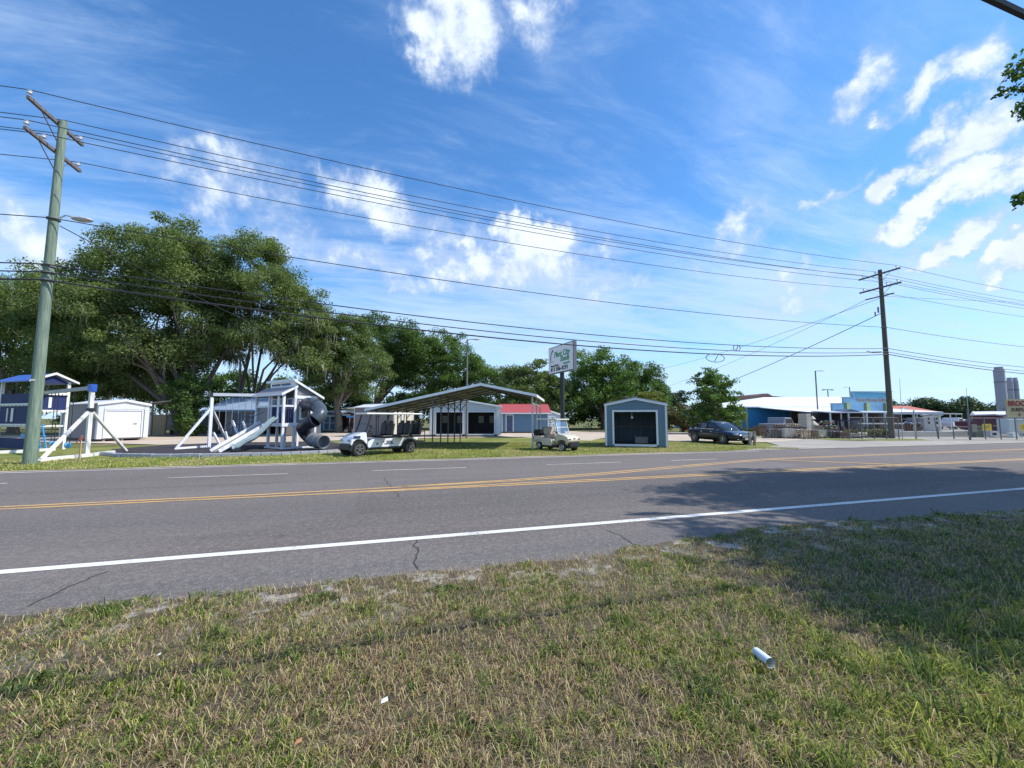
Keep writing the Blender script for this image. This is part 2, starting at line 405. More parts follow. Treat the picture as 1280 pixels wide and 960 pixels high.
def wornpaint(name, c, thr=.46):
    m, nt, b = newmat(name); v = coords(nt)
    f = noise(nt, v, 26, 6, .75); g = noise(nt, v, 1.1, 3, .6)
    k = mapr(nt, math_(nt, 'ADD', math_(nt, 'MULTIPLY', f, .7), math_(nt, 'MULTIPLY', g, .3)), thr-.05, thr+.05, 1, 0)
    col = mixc(nt, math_(nt, 'MULTIPLY', mapr(nt, noise(nt, v, 5, 5, .7), .4, .7), .35), c, tuple(x*.6 for x in c))
    L(nt, mixc(nt, math_(nt, 'MULTIPLY', k, .8), col, (.14, .13, .125)), b.inputs['Base Color']); b.inputs['Roughness'].default_value = .7
    return m
wp_ = wornpaint('white_road_paint', (.68, .67, .64), .425); yp_ = wornpaint('yellow_road_paint', (.6, .36, .12), .45); wp2 = wornpaint('worn_white_road_paint', (.6, .57, .53), .47)
def strip(mb, pts, wd):
    for a, b_ in zip(pts[:-1], pts[1:]):
        a = Vector((*a[:2], 0)); b_ = Vector((*b_[:2], 0)); t = (b_-a).normalized(); n = Vector((-t.y, t.x, 0))*wd/2
        mb.quad(a-n, b_-n, b_+n, a+n)
def marking(name, segs, wd, mat, z=.004):
    mb = MB()
    for pts in segs: strip(mb, pts, wd)
    o = mb.build(name, mat, fix=False)
    for p in o.data.polygons:
        if p.normal.z < 0: p.flip()
    o.location.z = z; return tag(o, kind='structure')
marking('white_edge_marking', [[(-160, 5.93), (0, 5.93), (90, 6.0), (300, 6.0)]], .15, wp_)
marking('far_edge_marking', [[(-100, 16.45), (18, 16.45)]], .14, wp2)
marking('lane_dash_marking', [[(x, 13.8), (x+3, 13.8)] for x in (-18.6, -12.3, -5.9, -.5, 5.4)]+[[(10.6, 13.75), (12.8, 13.75)]], .09, wp2)
up = [(-160, 10.2), (-3, 10.2), (0, 10.34), (3.1, 10.5), (6.1, 10.95), (10.2, 11.95), (14.6, 12.95), (21, 13.1), (40, 13.3), (300, 13.5)]
def off(pts, d): return [(x, y+d) for x, y in pts]
marking('yellow_centre_marking', [[(-160, 9.96), (-4, 9.95), (3, 9.86), (11.2, 9.95), (60, 10.1), (300, 10.1)], up, [(.3, 10.40), (3.1, 10.70)]+off(up[4:8], .27)+[(40, 13.57)], [(-1, 9.98), (3, 10.1), (14, 10.21), (60, 10.36)]], .11, yp_)
marking('yellow_gore_marking', [[(14.4, 13.0), (17.3, 10.35)], [(27, 13.2), (33, 10.5)]], .18, yp_, .008)
ck = MB(); rg = random.Random(5)
def crack(a, b_, wd, wob):
    a = Vector(a); b_ = Vector(b_); n = int((b_-a).length/.15)+2; pts = []
    for i in range(n+1):
        p = a.lerp(b_, i/n); pts.append((p.x+rg.uniform(-wob, wob), p.y+rg.uniform(-wob, wob)))
    strip(ck, pts, wd)
g1 = G(519, 672); g2 = G(521, 712); g3 = G(480, 598); g4 = G(500, 622); g5 = G(760, 662); g6 = G(812, 690); g7 = G(30, 760); g8 = G(130, 715)
for a_, b_ in ((g1, g2), (g3, g4), (g5, g6), (g7, g8), (G(905, 668), G(930, 682))): crack(a_.xy, b_.xy, .018, .035)
crack((-30, 11.9), (60, 12.1), .012, .02)
tag(ck.build('road_crack', paint('crack_tar', (.03, .03, .03), .9), fix=False), kind='structure').location.z = .0025

# far side: grass strip, shell lot, concrete apron
sheet('sand_strip', [(-160, 16.75), (22, 16.75), (22, 17.15), (-160, 17.15)], .006, lotmat, .07, 3)
def gp(*pp): return [G(x, y).xy for x, y in pp]
sheet('grass_strip', [(-160, 16.95), (-30, 16.95), (0, 16.95), (14, 16.95)]+gp((905, 564), (940, 561), (975, 557), (955, 553.5), (840, 552), (720, 548), (640, 547), (560, 548), (400, 552), (200, 556), (100, 560))+[(-160, 40)], .012, fargrass, .12, 4)
sheet('shell_lot', gp((-60, 552), (60, 553), (200, 556), (300, 554), (420, 551), (560, 547.4), (650, 546.5), (705, 550), (735, 551), (760, 547), (860, 552.2), (960, 553), (1000, 550), (1010, 545), (900, 541), (700, 539), (520, 539), (340, 541), (150, 543), (-60, 545)), .018, lotmat, .15, 6)
sheet('drive_apron', [(13.5, 16.9)]+gp((905, 564), (940, 561), (975, 557), (960, 553), (1000, 549.5), (1050, 551.5), (1115, 551), (1180, 550.5), (1280, 550.5))+[(120, 27), (200, 27), (200, 16.7), (60, 16.7), (20, 16.7)], .016, apronmat, .12, 8)
sheet('yard_surface', gp((1000, 549.4), (1050, 551), (1118, 550.4), (1180, 550), (1300, 550), (1330, 541), (1280, 535), (1180, 531), (1000, 533), (930, 536), (960, 545)), .006, apronmat, .15, 9)
sheet('fence_grass', gp((925, 546), (1010, 548.5), (1050, 550.5), (1110, 551.3), (1165, 550.8), (1150, 549), (1060, 549), (1000, 546.5), (940, 544)), .022, fargrass, .1, 12)
sheet('mulch_bed', gp((128, 570), (220, 571.5), (330, 569.5), (420, 566), (440, 558), (415, 553), (300, 553), (200, 557), (140, 562)), .03, mulchm, .05, 10)

# ------------------------------------------------------------------ near verge: uneven soil sheet and its grass
nx, ny = 220, 70
gx = np.linspace(-14, 34, nx); gy = np.concatenate([np.linspace(-4, 3.6, 40), np.linspace(3.64, 4.55, 30)])
XE = [-14, -3, -1.2, 1.3, 3.5, 4.6, 6.7, 11, 34]; YE = [4.6, 4.6, 4.57, 4.5, 4.72, 4.85, 5.0, 4.62, 4.6]
X, Y = np.meshgrid(gx, gy, indexing='ij')
edge = np.interp(gx, XE, YE) - .03 + (fbm(gx, gx*0+3, .9, 11)-.5)*.55 + (fbm(gx, gx*0+1, 6, 12)-.5)*.18
Yn = Y.copy(); k = (Y > 3.6); Yn[k] = (3.6 + (Y[k]-3.6)/(4.55-3.6)*(np.repeat(edge[:, None], ny, 1)[k]-3.6))
def vz(x, y):
    e = np.clip((4.6-y)/1.2, 0, 1)
    return .012 + e*(fbm(x, y, .55, 21)-.35)*.11 + e*(fbm(x, y, 4, 25)-.5)*.03
Zv = vz(X, Yn)
V = np.stack([X, Yn, Zv], -1).reshape(-1, 3)
idx = np.arange(nx*ny).reshape(nx, ny)
Q = np.stack([idx[:-1, :-1], idx[1:, :-1], idx[1:, 1:], idx[:-1, 1:]], -1).reshape(-1, 4)
# soil with sandy patches towards the asphalt
m, nt, b = newmat('verge_soil'); v = coords(nt); s = sepxyz(nt, v)
a = noise(nt, v, 1.6, 6, .7); c = noise(nt, v, 70, 4, .75); sp = noise(nt, v, 2.6, 6, .65)
mp2 = nt.nodes.new('ShaderNodeMapping'); mp2.inputs['Scale'].default_value = (60, 240, 60); mp2.inputs['Rotation'].default_value = (0, 0, .6); L(nt, v, mp2.inputs[0])
fib = noise(nt, mp2.outputs[0], 1., 2, .6, 1.5)
r_ = ramp(nt, [(.3, (.025, .022, .014)), (.42, (.06, .05, .03)), (.52, (.12, .1, .06)), (.62, (.2, .165, .1)), (.74, (.34, .29, .2))])
L(nt, math_(nt, 'ADD', math_(nt, 'MULTIPLY', a, .3), math_(nt, 'ADD', math_(nt, 'MULTIPLY', c, .35), math_(nt, 'MULTIPLY', fib, .35))), r_.inputs[0])
sand = math_(nt, 'MULTIPLY', mapr(nt, s[1], 3.2, 4.3), mapr(nt, sp, .5, .6))
col = mixc(nt, sand, r_.outputs[0], mixc(nt, c, (.3, .27, .23), (.56, .53, .48)))
L(nt, col, b.inputs['Base Color']); b.inputs['Roughness'].default_value = .95; bump(nt, b, c, .8, .03)
tag(npmesh('near_verge', V, [Q], m, smooth=True), kind='structure')

def blades(name, x, y, z, h, wd, tone, lean, mat, seed, label=None, parent=None, la=None):
    """curved tapering grass blades"""
    rs = np.random.RandomState(seed); n = len(x)
    a = rs.rand(n)*2*np.pi; la = rs.rand(n)*2*np.pi if la is None else la+(rs.rand(n)-.5)*1.6
    dx, dy = np.cos(a)*wd/2, np.sin(a)*wd/2
    lx, ly = np.cos(la)*lean*h, np.sin(la)*lean*h
    V = np.empty((n, 5, 3))
    V[:, 0] = np.stack([x-dx, y-dy, z], -1); V[:, 1] = np.stack([x+dx, y+dy, z], -1)
    mz = z + h*.6*np.sqrt(np.clip(1-(lean*.45)**2, .1, 1))
    V[:, 2] = np.stack([x-dx*.75+lx*.38, y-dy*.75+ly*.38, mz], -1); V[:, 3] = np.stack([x+dx*.75+lx*.38, y+dy*.75+ly*.38, mz], -1)
    V[:, 4] = np.stack([x+lx, y+ly, z + h*np.clip(1-lean*.75, .12, 1)], -1)
    i = np.arange(n)*5
    q = np.stack([i, i+1, i+3, i+2], -1); t = np.stack([i+2, i+3, i+4], -1)
    o = npmesh(name, V.reshape(-1, 3), [q, t], mat, parent, np.repeat(tone, 5)); return o
m, nt, b = newmat('grass_blade'); at = nt.nodes.new('ShaderNodeAttribute'); at.attribute_name = 'tone'
r_ = ramp(nt, [(0., (.05, .095, .025)), (.2, (.11, .175, .04)), (.36, (.24, .3, .055)), (.5, (.42, .45, .07)), (.6, (.52, .44, .2)), (.73, (.56, .46, .28)), (.86, (.38, .25, .15)), (1., (.13, .085, .055))])
L(nt, at.outputs['Fac'], r_.inputs[0]); L(nt, r_.outputs[0], b.inputs['Base Color']); b.inputs['Roughness'].default_value = .6; b.inputs['Specular IOR Level'].default_value = .25
tr = nt.nodes.new('ShaderNodeBsdfTranslucent'); L(nt, r_.outputs[0], tr.inputs[0]); mx = nt.nodes.new('ShaderNodeMixShader'); mx.inputs[0].default_value = .3
L(nt, b.outputs[0], mx.inputs[1]); L(nt, tr.outputs[0], mx.inputs[2]); L(nt, mx.outputs[0], nt.nodes['Material Output'].inputs[0]); blade = m

rs = np.random.RandomState(3)
n = 1500000
# candidates, denser close to the viewer
rr = 1.1 + rs.rand(n)**1.15*17; th = rs.rand(n)*R(150) - R(68)      # azimuth from +Y
x = rr*np.sin(th); y = rr*np.cos(th)
keep = (y < 5.2) & (y > -1.0)
x, y, rr = x[keep], y[keep], rr[keep]
ex = np.interp(x, gx, edge)
dry = .5*fbm(x, y, .8, 31)+.5*fbm(x, y, 3.1, 33)                       # dry against green patches
lush = np.clip((x-1.2)/2.0, 0, 1)*np.clip((2.9-y)/1.2, 0, 1)
dry = dry - .16*lush - .05*(x > 4.) + .10*np.exp(-((x+.2)**2/3.+(y-2.9)**2/.5)) + .03
thin = fbm(x, y, 2.6, 41)
p = np.clip((thin-.30)*5.5, .25, 1)*np.where(y > ex-.55, np.clip((fbm(x, y, 2.1, 51)-.46)*9, .03, 1), 1)*(y < ex+.03)
p *= np.clip(1.35 - np.clip((dry-.5)*2.2, 0, .5), .3, 1)
sel = rs.rand(len(x)) < p*.74
x, y, rr, dry, lush, ex = x[sel], y[sel], rr[sel], dry[sel], lush[sel], ex[sel]
n = len(x)
cs = .075; ci = np.floor(x/cs).astype(np.int64); cj = np.floor(y/cs).astype(np.int64)
def hsh(a, b, k): q = np.sin(a*127.1+b*311.7+k*74.7)*43758.5453; return q-np.floor(q)
cx_ = (ci+.15+.7*hsh(ci, cj, 1))*cs; cy2 = (cj+.15+.7*hsh(ci, cj, 2))*cs; ht = hsh(ci, cj, 3); hh_ = hsh(ci, cj, 4)
lad = np.arctan2(y-cy2, x-cx_); pull = .35+.45*rs.rand(n); x = x+(cx_-x)*pull; y = y+(cy2-y)*pull
tuft = fbm(x, y, 5.5, 61); z = vz(x, y)-.006
isdry = rs.rand(n) < np.clip((dry-.43)*4.6+.06, .1, .7)
tone = np.where(isdry, .52+rs.rand(n)*.46, .18+rs.rand(n)*.32+.04*lush); tone = np.where((lush > .5) & ~isdry & (rs.rand(n) < .7), .34+.16*rs.rand(n), tone); tone = np.where(rs.rand(n) < .08+.35*np.clip((dry-.5)*5, 0, 1), .84+.16*rs.rand(n), tone)
green_t = (ht > .62) & (rs.rand(n) < .75); tone = np.where(green_t, .08+.34*rs.rand(n), tone); brown_t = (ht < .2) & (rs.rand(n) < .55) & (lush < .6); tone = np.where(brown_t, .66+.34*rs.rand(n), tone)
gclump = (tuft > .64) & (dry < .62); tone = np.where(gclump & (rs.rand(n) < .8), rs.rand(n)*.36, tone)
h = np.where(isdry, .015+rs.rand(n)*.035, .022+rs.rand(n)*.038)*(1+lush*1.2)*(.75+.8*tuft)
h = np.where(gclump, h*1.35, h)
h = h*(.55+1.0*hh_**1.5+.5*(ht > .85)); h = np.where(rs.rand(n) < .012, h*2.0, h)
lean = np.where(isdry, .5+rs.rand(n)*.9, .3+rs.rand(n)*.9)
wd = (.0028+rs.rand(n)*.0030)*(1+rr*.10)
tag(blades('verge_grass', x, y, z, h, wd, tone, lean, blade, 5, la=lad), kind='stuff', label='patchy green and dry brown grass on the near roadside verge', cat='grass')
print('near blades', n)
# a loose litter of dead stems lying flat in the sward
n = 150000; rr = 1.1+rs.rand(n)**1.2*13; th = rs.rand(n)*R(145)-R(66); x = rr*np.sin(th); y = rr*np.cos(th); k = (y < 4.55) & (y > -.8); x, y, rr = x[k], y[k], rr[k]; n = len(x)
tag(blades('dry_thatch', x, y, vz(x, y)+.004+rs.rand(n)*.012, .04+rs.rand(n)*.07, .003+rr*.0003, .55+rs.rand(n)*.45, np.where(rs.rand(n) < .45, .66+.1*rs.rand(n), .85+.15*rs.rand(n)), blade, 9), kind='stuff', label='flattened dead straw lying among the near verge grass', cat='straw')
# far strip
n = 150000; x = -38+rs.rand(n)*66; y = 17.0+rs.rand(n)**1.3*9.; d = fbm(x, y, .7, 71); keep = (rs.rand(n) < np.clip((fbm(x, y, 1.9, 75)-.25)*3, .2, 1)) & (x < 21.5-(y-17)*.4)
bedx = (x > -19.) & (x < -1.5) & (y > 21.3); keep &= ~bedx
x, y, d = x[keep], y[keep], d[keep]; n = len(x); dr = rs.rand(n) < np.clip((d-.36)*3., .1, .8)
tag(blades('far_grass', x, y, np.full(n, .012), .03+rs.rand(n)*.06, .014+rs.rand(n)*.012, np.where(dr, .5+rs.rand(n)*.3, .2+rs.rand(n)*.34), .3+rs.rand(n)*.6, blade, 15), kind='stuff', label='short green grass strip along the far side of the road', cat='grass')
# ------------------------------------------------------------------ utility poles and wires
def polemat(name, c, c2):
    m, nt, b = newmat(name); v = coords(nt)
    mp = nt.nodes.new('ShaderNodeMapping'); mp.inputs['Scale'].default_value = (9, 9, .45); L(nt, v, mp.inputs[0])
    f = noise(nt, mp.outputs[0], 3, 7, .7); g = noise(nt, v, .6, 4, .6)
    col = mixc(nt, mapr(nt, f, .35, .68), c, c2); col = mixc(nt, math_(nt, 'MULTIPLY', mapr(nt, g, .45, .7), .4), col, tuple(x*.7 for x in c))
    L(nt, col, b.inputs['Base Color']); b.inputs['Roughness'].default_value = .85; bump(nt, b, f, .5, .02); return m
greenpole = polemat('green_treated_pole', (.11, .165, .125), (.24, .3, .23))
darkpole = polemat('dark_treated_pole', (.07, .065, .05), (.13, .12, .09))
armwood = polemat('crossarm_timber', (.1, .085, .09), (.2, .17, .165))
porc = paint('porcelain_insulator', (.6, .62, .66), .25, .05, 6)
cablem = paint('black_cable', (.035, .035, .04), .6, .1, 5)
wirem = paint('dull_wire', (.07, .075, .085), .5, .1, 5)
LP = Vector(G(37, 580)); RP = Vector(G(1115, 548))
def utility_pole(name, label, base, top, r0, r1, mat, arms, pin_y, leanx=0.):
    t = thing(name, label, 'utility pole', base)
    s_ = MB(); n = 14; s_.tube([(leanx*k/n, 0, top*k/n-.0) for k in range(n+1)], [r0+(r1-r0)*k/n for k in range(n+1)], 14)
    s_.build('shaft', mat, t, smooth=True)
    out = []
    for zi, half in arms:
        xo = leanx*zi/top; a = MB(); a.box((xo-r1-.05, 0, zi), (.11, half*2, .13)); ar = a.build('crossarm', armwood, t, bevel=.01)
        br = MB()
        for s in (-1, 1): br.bar((xo-r1-.06, s*half*.55, zi-.05), (xo-r1*.9, s*.05, zi-.75), .035, .012)
        br.build('brace', greysteel, ar)
        for py in pin_y[arms.index((zi, half))]:
            i_ = MB(); i_.tube([(xo-r1-.05, py, zi+.06), (xo-r1-.05, py, zi+.14), (xo-r1-.05, py, zi+.17), (xo-r1-.05, py, zi+.22), (xo-r1-.05, py, zi+.28), (xo-r1-.05, py, zi+.3)], [.02, .02, .085, .05, .075, .03], 10)
            i_.build('insulator', porc, ar, smooth=True)
            out.append(Vector((base.x+xo-r1-.05, base.y+py, zi+.31)))
    return t, out
pins = [(-1.3, .25, 1.2), (-1.3, -.55, 1.2)]
tl, LPin = utility_pole('utility_pole', 'thick green-tinted roadside pole in front of the blue and white playset', LP, 13.2, .19, .12, greenpole, [(13.1, 1.35), (11.95, 1.35)], pins)
tr_, RPin = utility_pole('utility_pole', 'dark leaning roadside pole with crossarms beside the chain-link fence', RP, 14.35, .21, .14, darkpole, [(13.95, 1.55), (12.75, 1.55)], pins, .12)
# lamp, bands, tag plates on the green pole
la = MB(); la.tube([(.1, .1, 9.35), (.25, .15, 9.5), (.4, .2, 9.5)], .03, 6); l0 = la.build('lamp_arm', galv, tl, smooth=True)
lh = MB(); lh.ball((.68, .3, 9.47), (.36, .17, .1), 12, 6); o_ = lh.build('lamp_head', paint('lamp_grey', (.5, .5, .52), .4), tl, smooth=True); 
for z_ in (7.1, 7.35, 6.8, 9.2): MB().tube([(0, 0, z_), (0, 0, z_+.06)], .2, 14).build('steel_band', greysteel, tl)
MB().box((-.02, -.205, 3.05), (.14, .01, .06)).build('tag_plate', offwhite, tl)
for z_ in (7.15, 7.5, 6.95, 9.3): MB().tube([(.12*z_/14.35, 0, z_), (.12*z_/14.35, 0, z_+.06)], .2, 14).build('steel_band', greysteel, tr_)
# side bracket with drops and switch gear on the dark pole
MB().bar((-.1, -1.0, 12.0), (.2, 1.3, 12.1), .09).build('bracket', armwood, tr_)
MB().tube([(-.3, .1, 10.6), (-.3, .1, 11.1)], .06, 8).tube([(-.45, .25, 10.35), (-.45, .25, 10.7)], .05, 8).build('cutout', greysteel, tr_)
MB().tube([(.24, -.05, .0), (.25, -.05, 3.0)], .035, 8).build('riser_pipe', galv, tr_)
MB().tube([(-.5, 0, 7.2), (-1.6, 0, 7.12)], .06, 8).tube([(-1.6, 0, 7.12), (-2.2, 0, 7.2)], .03, 6).build('splice_case', cablem, tr_)

def wire(label, a, b_, sag, rad, mat=None, n=40, wob=0.):
    pts = []
    for k in range(n+1):
        t = k/n; p = a.lerp(b_, t); p.z -= 4*sag*t*(1-t); pts.append(p)
    o = MB().tube(pts, rad, 5).build('overhead_wire', mat or wirem, smooth=True, fix=False)
    return tag(o, label, 'wire', 'overhead wires along the road')
order = ['topmost', 'second', 'third', 'fourth', 'fifth', 'sixth']
SP = 54.; far = lambda p, dz=0.: Vector((p.x+SP, p.y+.5, p.z+dz)); farl = lambda p: Vector((p.x-SP, p.y, p.z))
where = ['near pin of the upper crossarm', 'middle pin of the upper crossarm', 'far pin of the upper crossarm', 'near pin of the lower crossarm', 'middle pin of the lower crossarm', 'far pin of the lower crossarm']
for i in range(6):
    w_ = .016
    wire('wire between both poles from the ' + where[i], LPin[i], RPin[i], .75, w_)
    wire('wire past the green pole from the ' + where[i], farl(LPin[i]), LPin[i], .75, w_)
    wire('wire past the dark pole from the ' + where[i], RPin[i], far(RPin[i]), .75, w_)
lv = [(9.2, 9.3, .7, .018, 'lone wire halfway up, strung between both poles'), (7.4, 7.5, .95, .024, 'highest of the three low cables strung between both poles'),
      (7.1, 7.2, 1.05, .024, 'middle of the three low cables strung between both poles'), (6.8, 7.0, 1.1, .034, 'thickest of the three low cables strung between both poles')]
for za, zb, sg, rd, lb in lv:
    a = Vector((LP.x, LP.y-.2, za)); b_ = Vector((RP.x, RP.y-.2, zb))
    wire(lb, a, b_, sg, rd, cablem)
    wire(lb.replace('strung between both poles', 'continuing past the dark pole'), b_, far(b_), sg, rd, cablem)
    wire(lb.replace('strung between both poles', 'leaving the green pole'), farl(a), a, sg, rd, cablem)
# slack loops hung in the low cables
def loopth(px, py, D, w_, h_, label):
    c = PD(px, py, D); pts = []
    for k in range(25):
        a = 2*math.pi*k/24; pts.append(c+Vector((math.cos(a)*w_*(1 if math.cos(a) > 0 else 1.3), 0, math.sin(a)*h_)))
    mb = MB().tube(pts, .025, 5, caps=False); mb.tube([c+Vector((-w_*.2, 0, -h_)), c+Vector((w_*.3, 0, h_))], .02, 5)
    tag(mb.build('cable_loop', cablem, smooth=True), label, 'cable loop')
def on_cable(za, zb, sg, t): return Vector((LP.x+(RP.x-LP.x)*t, LP.y-.2+(RP.y-LP.y)*t, za+(zb-za)*t-4*sg*t*(1-t)))
def loop_at(P_, w_, h_, label):
    pts = [P_+Vector((math.cos(2*math.pi*k/24)*w_, 0, -h_*.9+math.sin(2*math.pi*k/24)*h_)) for k in range(25)]
    mb = MB().tube(pts, .022, 5, caps=False); mb.bar(P_+Vector((-w_*.1, 0, -h_*1.8)), P_+Vector((w_*.35, 0, 0)), .03)
    tag(mb.build('cable_loop', cablem, smooth=True), label, 'cable loop')
loop_at(on_cable(6.8, 7.0, 1.1, .632), .75, .28, 'oval slack loop of black cable lashed to the lowest thick cable')
loop_at(on_cable(7.4, 7.5, .95, .67), .3, .2, 'small round slack loop hanging under the upper low cable')
# drops leading away
wire('slack service wire dropping from the lamp on the green pole into the oaks', Vector((LP.x+.2, LP.y, 9.0)), PD(432, 452, 55), .5, .018, cablem)
wire('heavy cable slanting from the dark pole down behind the round roadside tree', Vector((RP.x, RP.y, 10.6)), PD(850, 500, 62), .4, .03, cablem)
wire('thin wire slanting from the dark pole bracket towards the brown building', Vector((RP.x-.1, RP.y-.9, 12.0)), PD(770, 470, 90), 1.2, .018)
wire('second thin wire slanting from the bracket of the dark pole', Vector((RP.x+.2, RP.y+1.2, 12.1)), PD(800, 492, 95), 1.0, .018)
wire('thin wire going level from the dark pole bracket out across the yard', Vector((RP.x+.1, RP.y, 12.05)), PD(1330, 379, 60), .1, .016)
wire('thick cable overhead on the near side of the road', Vector((-45, 1.78, 5.35)), Vector((60, 1.78, 5.35)), .35, .028, cablem, 60)

# ------------------------------------------------------------------ street lights
def street_light(label, r, d, h, arm, phi=0, th=.07):
    t = cthing('street_lamp', label, 'street lamp', r, d, phi, 'tall street lamps')
    MB().tube([(0, 0, 0), (0, 0, h)], [th*1.3, th], 8).build('post', greysteel, t, smooth=True)
    MB().tube([(0, 0, h-.1), (arm*.5, 0, h), (arm, 0, h)], .03, 6).build('arm', greysteel, t)
    MB().ball((arm+math.copysign(.25, arm), 0, h-.02), (.35, .14, .07), 10, 5).build('lamp_head', paint('lamp_grey2', (.45, .46, .48), .4), t, smooth=True)
street_light('slim street lamp standing before the twin-bay shed', -3.88, 35, 8.5, .55)
street_light('street lamp with short arm in front of the long white roof', 37.4, 50, 7.5, .55)
street_light('small lamp rising over the ridge of the white roof', 73.0, 88, 8.4, -.7, 0, .09)
t = cthing('street_lamp', 'distant twin-armed lamp on a tee post above the white roof', 'street lamp', 69.8, 90, 0, 'tall street lamps')
MB().tube([(0, 0, 0), (0, 0, 8.0)], [.12, .1], 8).build('post', greysteel, t); MB().box((0, 0, 8.0), (2.2, .12, .12)).build('arm', greysteel, t)
for s in (-1, 1): MB().box((s*1.0, 0, 7.9), (.5, .25, .14)).build('lamp_head', greysteel, t)
t = cthing('antenna_mast', 'thin leaning antenna mast beside the dark pole', 'antenna', 31.35, 33.0, 0)
MB().tube([(0, 0, 0), (.15, 0, 4.9)], [.03, .012], 6).build('rod', galv, t)
t = cthing('antenna_mast', 'thin distant mast beside the grey concrete silos', 'antenna', 125, 112, 0)
MB().tube([(0, 0, 0), (0, 0, 10)], [.09, .05], 6).build('rod', galv, t)

